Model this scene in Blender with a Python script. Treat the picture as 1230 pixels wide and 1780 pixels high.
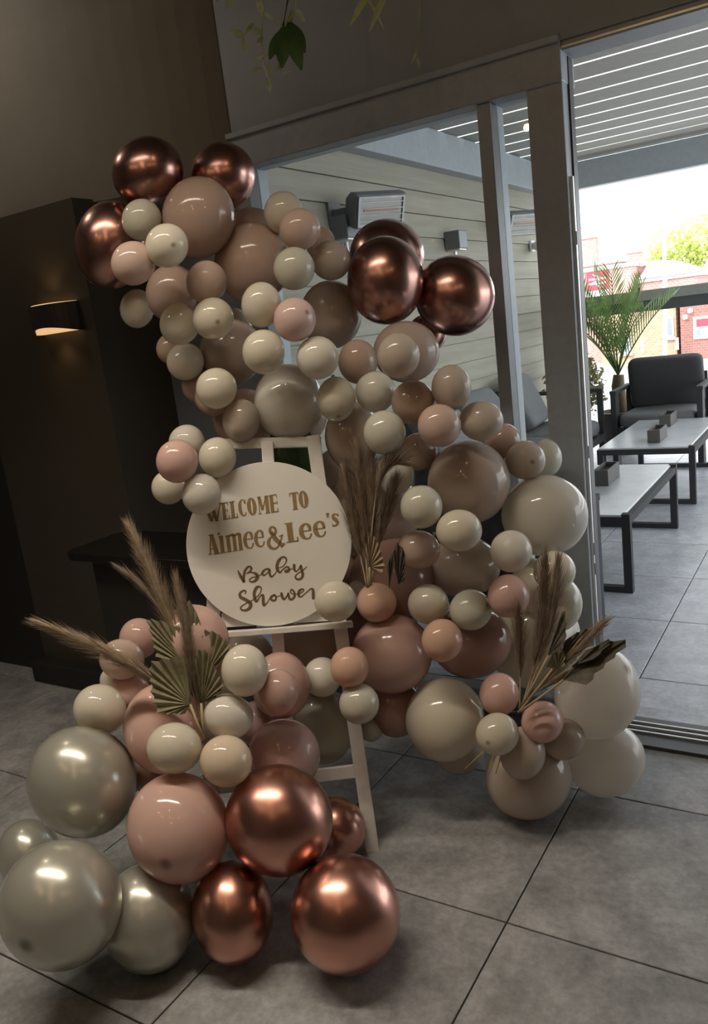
import bpy, bmesh, math, random
from mathutils import Vector, Matrix, Quaternion

# ------------------------------------------------------------------ scene, camera, world, main lights
scene = bpy.context.scene
for o in list(bpy.data.objects):
    bpy.data.objects.remove(o, do_unlink=True)
COL = scene.collection
random.seed(7)

IMG_W, IMG_H, FOCAL = 1230.0, 1780.0, 1395.2
CAM_POS = Vector((0.0, 0.0, 1.43))
CAM_R = Vector((0.84883453, 0.51499772, -0.11940387))
CAM_U = Vector((-0.01570787, 0.25033167, 0.96803271))
CAM_F = Vector((-0.52842521, 0.81982401, -0.22057968))
cam_data = bpy.data.cameras.new('camera')
cam = bpy.data.objects.new('camera', cam_data)
COL.objects.link(cam)
cam_data.sensor_fit = 'VERTICAL'
cam_data.sensor_height = 36.0
cam_data.sensor_width = 36.0 * IMG_W / IMG_H
cam_data.lens = FOCAL / IMG_H * 36.0
cam_data.clip_start = 0.05
cam_data.clip_end = 300
rot = Matrix((CAM_R, CAM_U, -CAM_F)).transposed()
cam.matrix_world = Matrix.Translation(CAM_POS) @ rot.to_4x4()
scene.camera = cam

def at(px, py, depth):
    """world point seen at pixel (px, py) at the given distance along the view axis"""
    return CAM_POS + depth * (CAM_F + (px - IMG_W / 2) / FOCAL * CAM_R - (py - IMG_H / 2) / FOCAL * CAM_U)

world = bpy.data.worlds.new('overcast_sky')
scene.world = world
world.use_nodes = True
bg = world.node_tree.nodes['Background']
bg.inputs['Color'].default_value = (0.93, 0.97, 1.0, 1)
bg.inputs['Strength'].default_value = 4.1

sun_data = bpy.data.lights.new('sun', 'SUN')
sun_data.energy = 3.5
sun_data.angle = math.radians(12)
sun_data.color = (1.0, 0.96, 0.88)
sun = bpy.data.objects.new('sun', sun_data)
COL.objects.link(sun)
sun.rotation_euler = (math.radians(48), 0, math.radians(-28))

# the long linear lamp under the ceiling whose streak shows on every balloon
lamp_a, lamp_b = Vector((-2.50, 0.52, 2.62)), Vector((-0.72, 1.24, 2.62))
ld = bpy.data.lights.new('linear_lamp', 'AREA')
ld.shape = 'RECTANGLE'
ld.size = (lamp_b - lamp_a).length
ld.size_y = 0.055
ld.energy = 16.5
ld.spread = math.radians(112)
ld.color = (1.0, 0.89, 0.74)
lo = bpy.data.objects.new('linear_lamp', ld)
COL.objects.link(lo)
lo.location = (lamp_a + lamp_b) / 2
lo.rotation_euler = (0, 0, math.atan2(lamp_b.y - lamp_a.y, lamp_b.x - lamp_a.x))
# warm bulbs of the bar behind the viewer
for bulb_pos, bulb_e in (((-0.55, -0.35, 2.55), 2.6), ((-0.95, 0.25, 2.6), 2.6), ((0.25, 0.15, 2.5), 2.2), ((-1.9, -0.4, 2.6), 2.6),
                         ((-0.1, -0.9, 2.45), 2.6), ((-1.35, -0.6, 2.5), 2.6), ((-0.62, 1.30, 2.62), 1.6), ((0.6, 0.7, 2.5), 2.0)):
    pd = bpy.data.lights.new('bar_bulb', 'POINT')
    pd.energy = bulb_e
    pd.color = (1.0, 0.68, 0.38)
    pd.shadow_soft_size = 0.022
    po = bpy.data.objects.new('bar_bulb', pd)
    po.location = bulb_pos
    COL.objects.link(po)

# added fill light, out of view, to brighten the upper left wall
wd = bpy.data.lights.new('wall_fill_light', 'POINT')
wd.energy = 8.5
wd.color = (1.0, 0.88, 0.72)
wd.shadow_soft_size = 0.06
wo = bpy.data.objects.new('wall_fill_light', wd)
wo.location = (-3.0, 1.55, 2.88)
COL.objects.link(wo)

scene.view_settings.view_transform = 'Standard'
scene.view_settings.look = 'None'
scene.view_settings.gamma = 1.0
scene.view_settings.use_curve_mapping = False
scene.view_settings.exposure = 0.0

# ------------------------------------------------------------------ helpers
def tag(o, label=None, cat=None, group=None, kind=None):
    if label: o['label'] = label
    if cat: o['category'] = cat
    if group: o['group'] = group
    if kind: o['kind'] = kind
    return o

def empty(name, loc):
    o = bpy.data.objects.new(name, None)
    o.empty_display_size = 0.05
    o.location = loc
    COL.objects.link(o)
    return o

class MB:
    """collects world-space geometry; build() links it as one mesh object"""
    def __init__(self):
        self.v, self.f = [], []
    def add(self, verts, faces):
        n = len(self.v)
        self.v += [Vector(p) for p in verts]
        self.f += [tuple(i + n for i in f) for f in faces]
        return self
    def box(self, x0, x1, y0, y1, z0, z1, M=None):
        vs = [Vector((x, y, z)) for x in (x0, x1) for y in (y0, y1) for z in (z0, z1)]
        if M: vs = [M @ p for p in vs]
        return self.add(vs, [(0, 1, 3, 2), (4, 6, 7, 5), (0, 4, 5, 1), (2, 3, 7, 6), (0, 2, 6, 4), (1, 5, 7, 3)])
    def bar(self, a, b, w, t, up):
        """rectangular bar from a to b; w across, t along `up`"""
        a, b, up = Vector(a), Vector(b), Vector(up)
        d = (b - a).normalized()
        s = d.cross(up).normalized()
        u = s.cross(d).normalized()
        vs = [p + s * i * w / 2 + u * j * t / 2 for p in (a, b) for i, j in ((-1, -1), (1, -1), (1, 1), (-1, 1))]
        return self.add(vs, [(0, 3, 2, 1), (4, 5, 6, 7), (0, 1, 5, 4), (1, 2, 6, 5), (2, 3, 7, 6), (3, 0, 4, 7)])
    def tube(self, pts, rads, n=8, caps=True):
        pts = [Vector(p) for p in pts]
        if not hasattr(rads, '__len__'): rads = [rads] * len(pts)
        ref = Vector((0.13, 0.31, 0.94))
        vs = []
        for i, p in enumerate(pts):
            d = (pts[min(i + 1, len(pts) - 1)] - pts[max(i - 1, 0)]).normalized()
            s = d.cross(ref).normalized()
            u = s.cross(d)
            vs += [p + rads[i] * (math.cos(k * 2 * math.pi / n) * s + math.sin(k * 2 * math.pi / n) * u) for k in range(n)]
        fs = [(i * n + k, i * n + (k + 1) % n, (i + 1) * n + (k + 1) % n, (i + 1) * n + k) for i in range(len(pts) - 1) for k in range(n)]
        if caps:
            fs += [tuple(range(n))[::-1], tuple((len(pts) - 1) * n + k for k in range(n))]
        return self.add(vs, fs)
    def lathe(self, prof, c, n=24):
        c = Vector(c)
        vs = [c + Vector((r * math.cos(k * 2 * math.pi / n), r * math.sin(k * 2 * math.pi / n), z)) for r, z in prof for k in range(n)]
        fs = [(i * n + k, i * n + (k + 1) % n, (i + 1) * n + (k + 1) % n, (i + 1) * n + k) for i in range(len(prof) - 1) for k in range(n)]
        fs += [tuple(range(n))[::-1], tuple((len(prof) - 1) * n + k for k in range(n))]
        return self.add(vs, fs)
    def build(self, name, material, parent=None, smooth=False, origin=None, bevel=0.0):
        if parent is not None:
            org = parent_origin(parent)
        else:
            org = Vector(origin) if origin is not None else Vector((0, 0, 0))
        me = bpy.data.meshes.new(name)
        me.from_pydata([p - org for p in self.v], [], self.f)
        me.update()
        if smooth:
            me.polygons.foreach_set('use_smooth', [True] * len(me.polygons))
        me.materials.append(material)
        o = bpy.data.objects.new(name, me)
        COL.objects.link(o)
        if parent is not None:
            o.parent = parent
        else:
            o.location = org
        if bevel:
            md = o.modifiers.new('bevel', 'BEVEL')
            md.width = bevel
            md.segments = 2
            md.limit_method = 'ANGLE'
        return o

def parent_origin(p):
    o = Vector((0, 0, 0))
    while p is not None:
        o = o + p.location
        p = p.parent
    return o

def structure(o, label=None):
    o['kind'] = 'structure'
    if label: o['label'] = label
    return o

# ------------------------------------------------------------------ materials
def new_mat(name):
    m = bpy.data.materials.new(name)
    m.use_nodes = True
    nt = m.node_tree
    b = nt.nodes['Principled BSDF']
    return m, nt, b

def noise_color(nt, c0, c1, scale=8, detail=5, stretch=(1, 1, 1), lo=0.35, hi=0.65, coord='Object', rnd=0.0):
    tc = nt.nodes.new('ShaderNodeTexCoord')
    mp = nt.nodes.new('ShaderNodeMapping')
    mp.inputs['Scale'].default_value = stretch
    nt.links.new(tc.outputs[coord], mp.inputs['Vector'])
    src = mp.outputs['Vector']
    if rnd:
        oi = nt.nodes.new('ShaderNodeObjectInfo')
        mul = nt.nodes.new('ShaderNodeMath'); mul.operation = 'MULTIPLY'; mul.inputs[1].default_value = rnd
        nt.links.new(oi.outputs['Random'], mul.inputs[0])
        ad = nt.nodes.new('ShaderNodeVectorMath'); ad.operation = 'ADD'
        nt.links.new(src, ad.inputs[0]); nt.links.new(mul.outputs[0], ad.inputs[1])
        src = ad.outputs[0]
    nz = nt.nodes.new('ShaderNodeTexNoise')
    nz.inputs['Scale'].default_value = scale
    nz.inputs['Detail'].default_value = detail
    nz.inputs['Roughness'].default_value = 0.66
    nt.links.new(src, nz.inputs['Vector'])
    cr = nt.nodes.new('ShaderNodeValToRGB')
    cr.color_ramp.elements[0].position = lo
    cr.color_ramp.elements[0].color = (*c0, 1)
    cr.color_ramp.elements[1].position = hi
    cr.color_ramp.elements[1].color = (*c1, 1)
    nt.links.new(nz.outputs['Fac'], cr.inputs['Fac'])
    return nz, cr

def plain(name, col, rough=0.5, metal=0.0, spec=0.5, var=0.06, scale=20, bump=0.0):
    m, nt, b = new_mat(name)
    c0 = tuple(max(0, c * (1 - var)) for c in col)
    c1 = tuple(min(1, c * (1 + var)) for c in col)
    nz, cr = noise_color(nt, c0, c1, scale)
    nt.links.new(cr.outputs['Color'], b.inputs['Base Color'])
    b.inputs['Roughness'].default_value = rough
    b.inputs['Metallic'].default_value = metal
    b.inputs['Specular IOR Level'].default_value = spec
    if bump:
        bp = nt.nodes.new('ShaderNodeBump')
        bp.inputs['Strength'].default_value = bump
        bp.inputs['Distance'].default_value = 0.004
        nt.links.new(nz.outputs['Fac'], bp.inputs['Height'])
        nt.links.new(bp.outputs['Normal'], b.inputs['Normal'])
    return m

def emit(name, col, strength):
    m, nt, b = new_mat(name)
    b.inputs['Base Color'].default_value = (*col, 1)
    b.inputs['Emission Color'].default_value = (*col, 1)
    b.inputs['Emission Strength'].default_value = strength
    return m

def latex(name, col, rough=0.085, transl=0.22, tip=0.45, metal=0.0, coat=0.0):
    m, nt, b = new_mat(name)
    at_ = nt.nodes.new('ShaderNodeAttribute')
    at_.attribute_name = 'tip'
    mix = nt.nodes.new('ShaderNodeMix')
    mix.data_type = 'RGBA'
    nt.links.new(at_.outputs['Fac'], mix.inputs['Factor'])
    tc = nt.nodes.new('ShaderNodeObjectInfo')
    hs = nt.nodes.new('ShaderNodeHueSaturation')
    mr = nt.nodes.new('ShaderNodeMapRange')
    mr.inputs['To Min'].default_value = 0.93
    mr.inputs['To Max'].default_value = 1.05
    nt.links.new(tc.outputs['Random'], mr.inputs['Value'])
    nt.links.new(mr.outputs['Result'], hs.inputs['Value'])
    hs.inputs['Color'].default_value = (*col, 1)
    nt.links.new(hs.outputs['Color'], mix.inputs['A'])
    mix.inputs['B'].default_value = (col[0] * tip, col[1] * tip * 0.9, col[2] * tip * 0.8, 1)
    nt.links.new(mix.outputs['Result'], b.inputs['Base Color'])
    b.inputs['Roughness'].default_value = rough
    b.inputs['Metallic'].default_value = metal
    b.inputs['Specular IOR Level'].default_value = 0.5
    b.inputs['Coat Weight'].default_value = coat
    b.inputs['Coat Roughness'].default_value = 0.05
    if transl:
        tr = nt.nodes.new('ShaderNodeBsdfTranslucent')
        nt.links.new(mix.outputs['Result'], tr.inputs['Color'])
        ms = nt.nodes.new('ShaderNodeMixShader')
        ms.inputs['Fac'].default_value = transl
        nt.links.new(b.outputs['BSDF'], ms.inputs[1])
        nt.links.new(tr.outputs['BSDF'], ms.inputs[2])
        nt.links.new(ms.outputs['Shader'], nt.nodes['Material Output'].inputs['Surface'])
    return m

def glass_mat(name, tint=(0.93, 0.95, 0.95)):
    m, nt, b = new_mat(name)
    nt.nodes.remove(b)
    tr = nt.nodes.new('ShaderNodeBsdfTransparent')
    tr.inputs['Color'].default_value = (*tint, 1)
    gl = nt.nodes.new('ShaderNodeBsdfGlossy')
    gl.inputs['Roughness'].default_value = 0.02
    fr = nt.nodes.new('ShaderNodeFresnel')
    fr.inputs['IOR'].default_value = 1.45
    ms = nt.nodes.new('ShaderNodeMixShader')
    nt.links.new(fr.outputs['Fac'], ms.inputs['Fac'])
    nt.links.new(tr.outputs['BSDF'], ms.inputs[1])
    nt.links.new(gl.outputs['BSDF'], ms.inputs[2])
    nt.links.new(ms.outputs['Shader'], nt.nodes['Material Output'].inputs['Surface'])
    return m

def tile_mat(name, c0, c1, rough):
    m, nt, b = new_mat(name)
    nz, cr = noise_color(nt, c0, c1, scale=9, detail=12, lo=0.34, hi=0.68, rnd=37.0)
    oi = nt.nodes.new('ShaderNodeObjectInfo')
    n2 = nt.nodes.new('ShaderNodeTexNoise'); n2.inputs['Scale'].default_value = 1.6; n2.inputs['Detail'].default_value = 3
    tc = nt.nodes.new('ShaderNodeTexCoord')
    nt.links.new(tc.outputs['Object'], n2.inputs['Vector'])
    mx = nt.nodes.new('ShaderNodeMix'); mx.data_type = 'RGBA'; mx.blend_type = 'MULTIPLY'
    mx.inputs['Factor'].default_value = 0.45
    nt.links.new(cr.outputs['Color'], mx.inputs['A'])
    nt.links.new(n2.outputs['Fac'], mx.inputs['B'])
    n3 = nt.nodes.new('ShaderNodeTexNoise'); n3.inputs['Scale'].default_value = 48; n3.inputs['Detail'].default_value = 6; n3.inputs['Roughness'].default_value = 0.7
    nt.links.new(tc.outputs['Object'], n3.inputs['Vector'])
    r3 = nt.nodes.new('ShaderNodeMapRange'); r3.inputs['From Min'].default_value = 0.3; r3.inputs['From Max'].default_value = 0.7
    r3.inputs['To Min'].default_value = 0.82; r3.inputs['To Max'].default_value = 1.22
    nt.links.new(n3.outputs['Fac'], r3.inputs['Value'])
    m3 = nt.nodes.new('ShaderNodeMix'); m3.data_type = 'RGBA'; m3.blend_type = 'MULTIPLY'; m3.inputs['Factor'].default_value = 1.0
    nt.links.new(mx.outputs['Result'], m3.inputs['A']); nt.links.new(r3.outputs['Result'], m3.inputs['B'])
    nt.links.new(m3.outputs['Result'], b.inputs['Base Color'])
    b.inputs['Roughness'].default_value = rough
    b.inputs['Specular IOR Level'].default_value = 0.4
    bp = nt.nodes.new('ShaderNodeBump'); bp.inputs['Strength'].default_value = 0.15; bp.inputs['Distance'].default_value = 0.002
    nt.links.new(nz.outputs['Fac'], bp.inputs['Height'])
    nt.links.new(bp.outputs['Normal'], b.inputs['Normal'])
    return m

def board_mat(name):
    m, nt, b = new_mat(name)
    nz, cr = noise_color(nt, (0.29, 0.265, 0.205), (0.38, 0.35, 0.28), scale=9, detail=6, stretch=(1, 0.12, 2.2), lo=0.3, hi=0.7, rnd=11.0)
    wv = nt.nodes.new('ShaderNodeTexNoise'); wv.inputs['Scale'].default_value = 30; wv.inputs['Detail'].default_value = 4
    tc = nt.nodes.new('ShaderNodeTexCoord'); mp = nt.nodes.new('ShaderNodeMapping'); mp.inputs['Scale'].default_value = (1, 0.08, 3)
    nt.links.new(tc.outputs['Object'], mp.inputs['Vector']); nt.links.new(mp.outputs['Vector'], wv.inputs['Vector'])
    nt.links.new(cr.outputs['Color'], b.inputs['Base Color'])
    b.inputs['Roughness'].default_value = 0.7
    bp = nt.nodes.new('ShaderNodeBump'); bp.inputs['Strength'].default_value = 0.5; bp.inputs['Distance'].default_value = 0.004
    nt.links.new(wv.outputs['Fac'], bp.inputs['Height'])
    nt.links.new(bp.outputs['Normal'], b.inputs['Normal'])
    return m

def brick_mat(name, c0, c1, mortar, scale=3.2):
    m, nt, b = new_mat(name)
    br = nt.nodes.new('ShaderNodeTexBrick')
    br.inputs['Scale'].default_value = scale
    br.inputs['Color1'].default_value = (*c0, 1)
    br.inputs['Color2'].default_value = (*c1, 1)
    br.inputs['Mortar'].default_value = (*mortar, 1)
    br.inputs['Mortar Size'].default_value = 0.018
    tc = nt.nodes.new('ShaderNodeTexCoord')
    mp = nt.nodes.new('ShaderNodeMapping'); mp.inputs['Rotation'].default_value = (math.radians(90), 0, 0)
    nt.links.new(tc.outputs['Object'], mp.inputs['Vector'])
    nt.links.new(mp.outputs['Vector'], br.inputs['Vector'])
    nt.links.new(br.outputs['Color'], b.inputs['Base Color'])
    b.inputs['Roughness'].default_value = 0.85
    return m

def leaf_mat(name, c0, c1, rough=0.5, transl=0.2, scale=14):
    m, nt, b = new_mat(name)
    nz, cr = noise_color(nt, c0, c1, scale)
    nt.links.new(cr.outputs['Color'], b.inputs['Base Color'])
    b.inputs['Roughness'].default_value = rough
    tr = nt.nodes.new('ShaderNodeBsdfTranslucent')
    nt.links.new(cr.outputs['Color'], tr.inputs['Color'])
    ms = nt.nodes.new('ShaderNodeMixShader'); ms.inputs['Fac'].default_value = transl
    nt.links.new(b.outputs['BSDF'], ms.inputs[1]); nt.links.new(tr.outputs['BSDF'], ms.inputs[2])
    nt.links.new(ms.outputs['Shader'], nt.nodes['Material Output'].inputs['Surface'])
    return m

M = {}
M['tile_in'] = tile_mat('stone_tile_inside', (0.26, 0.26, 0.26), (0.50, 0.50, 0.50), 0.45)
M['tile_out'] = tile_mat('stone_tile_terrace', (0.44, 0.46, 0.51), (0.66, 0.69, 0.76), 0.38)
M['grout'] = plain('dark_grout', (0.02, 0.02, 0.02), 0.9)
M['wall_dark'] = plain('dark_brown_paint', (0.06, 0.05, 0.037), 0.6, scale=3)
M['taupe'] = plain('lit_wall_taupe', (0.23, 0.212, 0.185), 0.7, scale=3)  # paler than the pier below, standing in for light on the upper wall
M['wall_black'] = plain('black_paint', (0.022, 0.021, 0.018), 0.6, scale=3)
M['header'] = plain('charcoal_paint', (0.255, 0.28, 0.305), 0.5, scale=4)
M['room_wall'] = plain('dim_room_paint', (0.26, 0.23, 0.20), 0.7, scale=3)
M['ceiling'] = plain('dark_ceiling', (0.14, 0.13, 0.12), 0.8, scale=3)
M['anthracite'] = plain('anthracite_aluminium', (0.32, 0.355, 0.39), 0.42, scale=30)
M['sill'] = plain('black_sill', (0.05, 0.054, 0.058), 0.45)
M['alu'] = plain('bare_aluminium', (0.55, 0.55, 0.54), 0.35, 0.6)
M['black_metal'] = plain('black_metal', (0.02, 0.02, 0.022), 0.4)
M['glass'] = glass_mat('window_glass')
M['board'] = board_mat('cream_cladding')
M['beam'] = plain('grey_pergola_paint', (0.34, 0.37, 0.39), 0.5)
M['slat'] = plain('pale_slat_paint', (0.32, 0.31, 0.285), 0.6)
M['rail'] = plain('olive_grey_rail', (0.30, 0.32, 0.28), 0.5)
M['rail_dark'] = plain('dark_rail', (0.09, 0.095, 0.10), 0.5)
M['table_top'] = plain('pale_table_slab', (0.52, 0.55, 0.58), 0.28, scale=6, var=0.1)
M['frame'] = plain('charcoal_frame', (0.045, 0.048, 0.05), 0.7, spec=0.2)
M['cushion'] = plain('charcoal_cushion', (0.045, 0.047, 0.048), 0.85, bump=0.4, scale=60)
M['cushion_grey'] = plain('grey_cushion', (0.16, 0.165, 0.17), 0.85, bump=0.4, scale=50)
M['planter'] = plain('slate_planter', (0.10, 0.095, 0.09), 0.7, bump=0.3)
M['soil'] = plain('dark_soil', (0.03, 0.026, 0.02), 0.95, bump=0.6, scale=90)
M['easel'] = plain('white_painted_wood', (0.74, 0.71, 0.66), 0.5)
M['sign'] = plain('white_acrylic_board', (0.80, 0.77, 0.71), 0.32, var=0.01)
M['gold'] = plain('gold_vinyl', (0.30, 0.20, 0.09), 0.5, var=0.12, scale=60)
M['gold_dark'] = plain('bronze_vinyl', (0.17, 0.11, 0.05), 0.5, var=0.12, scale=60)
M['pampas'] = leaf_mat('pampas_hair', (0.36, 0.27, 0.18), (0.55, 0.43, 0.30), 0.7, 0.3, 40)
M['pampas_dark'] = leaf_mat('pampas_hair_brown', (0.24, 0.175, 0.115), (0.40, 0.31, 0.22), 0.7, 0.3, 40)
M['palm_dry'] = leaf_mat('dried_palm_green', (0.22, 0.20, 0.115), (0.36, 0.33, 0.20), 0.65, 0.12, 30)
M['palm_dark'] = leaf_mat('dried_palm_dark', (0.085, 0.075, 0.058), (0.17, 0.15, 0.115), 0.65, 0.1, 30)
M['stalk'] = plain('dry_stalk', (0.42, 0.33, 0.21), 0.7, scale=40)
M['ivy'] = leaf_mat('ivy_leaf', (0.27, 0.33, 0.18), (0.50, 0.55, 0.36), 0.35, 0.15)
M['ivy_dark'] = leaf_mat('dark_green_leaf', (0.045, 0.10, 0.035), (0.085, 0.16, 0.06), 0.3, 0.15)
M['strap'] = leaf_mat('pale_strap_leaf', (0.36, 0.42, 0.20), (0.52, 0.58, 0.33), 0.4, 0.2)
M['palm_leaf'] = leaf_mat('palm_frond', (0.10, 0.17, 0.05), (0.22, 0.33, 0.11), 0.4, 0.35)
M['bark'] = plain('palm_bark', (0.16, 0.12, 0.08), 0.9, bump=0.8, scale=40)
M['shrub'] = leaf_mat('shrub_leaf', (0.14, 0.17, 0.07), (0.34, 0.30, 0.14), 0.5, 0.3)
M['tree'] = leaf_mat('spring_tree_leaf', (0.42, 0.50, 0.12), (0.62, 0.66, 0.25), 0.6, 0.4)
M['brick'] = brick_mat('station_brick', (0.45, 0.22, 0.19), (0.55, 0.29, 0.25), (0.55, 0.45, 0.42), 2.0)
M['brick_brown'] = brick_mat('brown_brick', (0.42, 0.24, 0.15), (0.50, 0.30, 0.20), (0.50, 0.40, 0.32), 2.0)
M['brick_dark'] = brick_mat('dark_red_brick', (0.26, 0.11, 0.09), (0.32, 0.14, 0.12), (0.36, 0.25, 0.22), 2.0)
M['coping'] = plain('stone_coping', (0.45, 0.42, 0.42), 0.8)
M['roof'] = plain('pale_roof', (0.72, 0.70, 0.70), 0.8)
M['white'] = plain('white_paint', (0.80, 0.80, 0.80), 0.5)
M['red'] = plain('red_sign', (0.72, 0.05, 0.08), 0.5)
M['street'] = plain('street_asphalt', (0.30, 0.30, 0.30), 0.9)
M['window_far'] = plain('far_window_glass', (0.22, 0.27, 0.32), 0.15)
M['heater_body'] = plain('heater_grey', (0.14, 0.14, 0.145), 0.4)
M['heater_face'] = plain('heater_reflector', (0.50, 0.47, 0.42), 0.25, 0.7)
M['sconce'] = plain('dark_sconce', (0.035, 0.03, 0.032), 0.5)
M['sconce_glow'] = emit('sconce_glow', (1.0, 0.60, 0.27), 0.8)
M['lamp_glow'] = plain('lamp_housing', (0.5, 0.5, 0.5), 0.5)

# ------------------------------------------------------------------ floor inside: 60 cm tiles, each a piece
TILE = 0.60
def lay_tiles(name, label, mat, x_joint, y_joint, x0, x1, y0, y1):
    base = structure(MB().box(x0, x1, y0, y1, -0.06, -0.004).build(name, M['grout']), label)
    cache = {}
    i0, i1 = math.floor((x0 - x_joint) / TILE), math.ceil((x1 - x_joint) / TILE)
    j0, j1 = math.floor((y0 - y_joint) / TILE), math.ceil((y1 - y_joint) / TILE)
    g = 0.0022
    for i in range(i0, i1):
        for j in range(j0, j1):
            ax, bx = max(x0, x_joint + i * TILE + g), min(x1, x_joint + (i + 1) * TILE - g)
            ay, by = max(y0, y_joint + j * TILE + g), min(y1, y_joint + (j + 1) * TILE - g)
            if bx - ax < 0.02 or by - ay < 0.02:
                continue
            w, h = bx - ax, by - ay
            key = (round(w, 3), round(h, 3))
            if key not in cache:
                c = 0.0015
                me = bpy.data.meshes.new('tile')
                vs = [(-w/2, -h/2, -0.004), (w/2, -h/2, -0.004), (w/2, h/2, -0.004), (-w/2, h/2, -0.004),
                      (-w/2, -h/2, -c), (w/2, -h/2, -c), (w/2, h/2, -c), (-w/2, h/2, -c),
                      (-w/2+c, -h/2+c, 0), (w/2-c, -h/2+c, 0), (w/2-c, h/2-c, 0), (-w/2+c, h/2-c, 0)]
                fs = [(8, 9, 10, 11)]
                for a in (0, 4):
                    fs += [(a, a+1, a+5, a+4), (a+1, a+2, a+6, a+5), (a+2, a+3, a+7, a+6), (a+3, a, a+4, a+7)]
                me.from_pydata(vs, [], fs)
                me.materials.append(mat)
                cache[key] = me
            o = bpy.data.objects.new('tile', cache[key])
            o.location = ((ax + bx) / 2, (ay + by) / 2, 0)
            o.parent = base
            COL.objects.link(o)
    return base

lay_tiles('floor', 'grey stone tiled floor inside the room', M['tile_in'], -0.696, 1.53, -4.6, 1.6, -2.6, 2.43)
lay_tiles('floor_terrace', 'pale grey tiled terrace floor beyond the open door', M['tile_out'], -0.69, 2.94, -2.6, 6.6, 2.70, 8.05)

# ------------------------------------------------------------------ room shell
CEIL = 2.98
structure(MB().box(-4.7, 1.7, -2.7, 2.75, CEIL, CEIL + 0.12).build('ceiling', M['ceiling']), 'dark ceiling above the room')
structure(MB().box(-4.7, -4.6, -2.7, 2.75, -0.06, CEIL).build('wall_left', M['room_wall']), 'dim left wall out of view')
structure(MB().box(1.6, 1.7, -2.7, 2.75, -0.06, CEIL).build('wall_right', M['room_wall']), 'dim right wall out of view')
structure(MB().box(-4.7, 1.7, -2.7, -2.6, -0.06, CEIL).build('wall_rear', M['room_wall']), 'dim wall behind the viewer')
wb = MB()
wb.box(-4.6, -3.25, 2.24, 2.72, 0, 2.03)
structure(wb.build('wall_back', M['wall_black']), 'black wall at the far left edge')
structure(MB().box(-3.25, -2.49, 2.20, 2.72, 0, 2.03).build('wall_pier', M['wall_dark']), 'dark brown wall pier carrying the small wall light')
structure(MB().box(-2.49, -2.0, 2.56, 2.72, 0, CEIL).build('wall_behind', M['header']), 'black wall strip behind the balloon garland')
ub = MB()  # face curved so its brightness fades softly to the right
bp_ = [(-4.6, 2.19)] + [((1 - k / 16) ** 2 * -3.6 + 2 * k / 16 * (1 - k / 16) * -2.35 + (k / 16) ** 2 * -1.985, (1 - k / 16) ** 2 * 2.19 + 2 * k / 16 * (1 - k / 16) * 2.19 + (k / 16) ** 2 * 2.556) for k in range(17)] + [(-4.6, 2.556)]
nb = len(bp_)
ub.add([(x, y, 2.02) for x, y in bp_] + [(x, y, CEIL) for x, y in bp_], [tuple(range(nb))[::-1], tuple(range(nb, 2 * nb))] + [(i, (i + 1) % nb, nb + (i + 1) % nb, nb + i) for i in range(nb)])
structure(ub.build('wall_upper', M['taupe']), 'upper wall band at the top left, coloured paler to look lit')
structure(MB().box(-3.27, -2.48, 2.13, 2.20, 0, 0.10).build('baseboard_pier', M['wall_black'], bevel=0.006), 'black plinth at the foot of the brown pier')
hd = MB()
hd.box(-2.0, -0.745, 2.56, 2.72, 2.19, CEIL)
hd.box(-0.745, 1.6, 2.56, 2.72, 2.17, CEIL)
structure(hd.build('wall_header', M['header']), 'dark wall band above the window and the door opening')
structure(MB().box(0.9, 1.6, 2.56, 2.72, 0, 2.17).build('wall_back_right', M['header']), 'dark wall right of the door opening')

# ------------------------------------------------------------------ glazing: fixed window left of the post
win = structure(MB().box(-2.0, -0.745, 2.555, 2.69, 2.062, 2.19).build('window_1', M['anthracite'], bevel=0.004), 'dark framed fixed window left of the door post')
def wpart(name, mat, *b, bevel=0.003):
    return MB().box(*b).build(name, mat, win, bevel=bevel)
wpart('frame_bead', M['anthracite'], -2.0, -0.748, 2.540, 2.556, 2.165, 2.185)
wpart('side_frame', M['anthracite'], -2.0, -1.94, 2.56, 2.69, 0.0, 2.062)
wpart('mullion', M['anthracite'], -1.022, -0.978, 2.57, 2.685, 0.06, 2.062)
wpart('bottom_frame', M['anthracite'], -1.94, -0.858, 2.56, 2.69, 0.0, 0.06)
wpart('pane', M['glass'], -1.94, -1.022, 2.626, 2.632, 0.06, 2.062, bevel=0)
wpart('pane', M['glass'], -0.978, -0.858, 2.626, 2.632, 0.06, 2.062, bevel=0)

post = structure(MB().box(-0.858, -0.748, 2.565, 2.665, 0.0, 2.17).build('trim_1', M['anthracite'], bevel=0.004), 'broad black door post between the window and the open door')
MB().box(-0.748, -0.738, 2.585, 2.60, 0.03, 1.80).build('lock_strip', M['alu'], post)
for zc in (1.62, 0.95, 0.62, 0.55, 0.30):
    MB().box(-0.7385, -0.736, 2.588, 2.597, zc - 0.02, zc + 0.02).build('lock_slot', M['black_metal'], post)
MB().box(-0.748, -0.742, 2.62, 2.66, 0.03, 2.14).build('seal_strip', M['black_metal'], post)
door = structure(MB().box(-0.745, 1.6, 2.57, 2.69, 2.145, 2.17).build('door_1', M['anthracite']), 'head frame of the wide open sliding door')
MB().box(-0.745, 0.9, 2.566, 2.571, 2.150, 2.156).build('head_track', M['alu'], door)
sill = structure(MB().box(-2.0, 0.9, 2.43, 2.50, -0.02, 0.012).build('trim_2', M['sill']), 'dark threshold of the sliding door with metal tracks')
MB().box(-2.0, 0.9, 2.50, 2.62, -0.02, 0.008).build('sill_bed', M['black_metal'], sill)
for yy in (2.503, 2.535, 2.565):
    MB().box(-2.0, 0.9, yy, yy + 0.008, 0.0, 0.018).build('track', M['alu'], sill)
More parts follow.
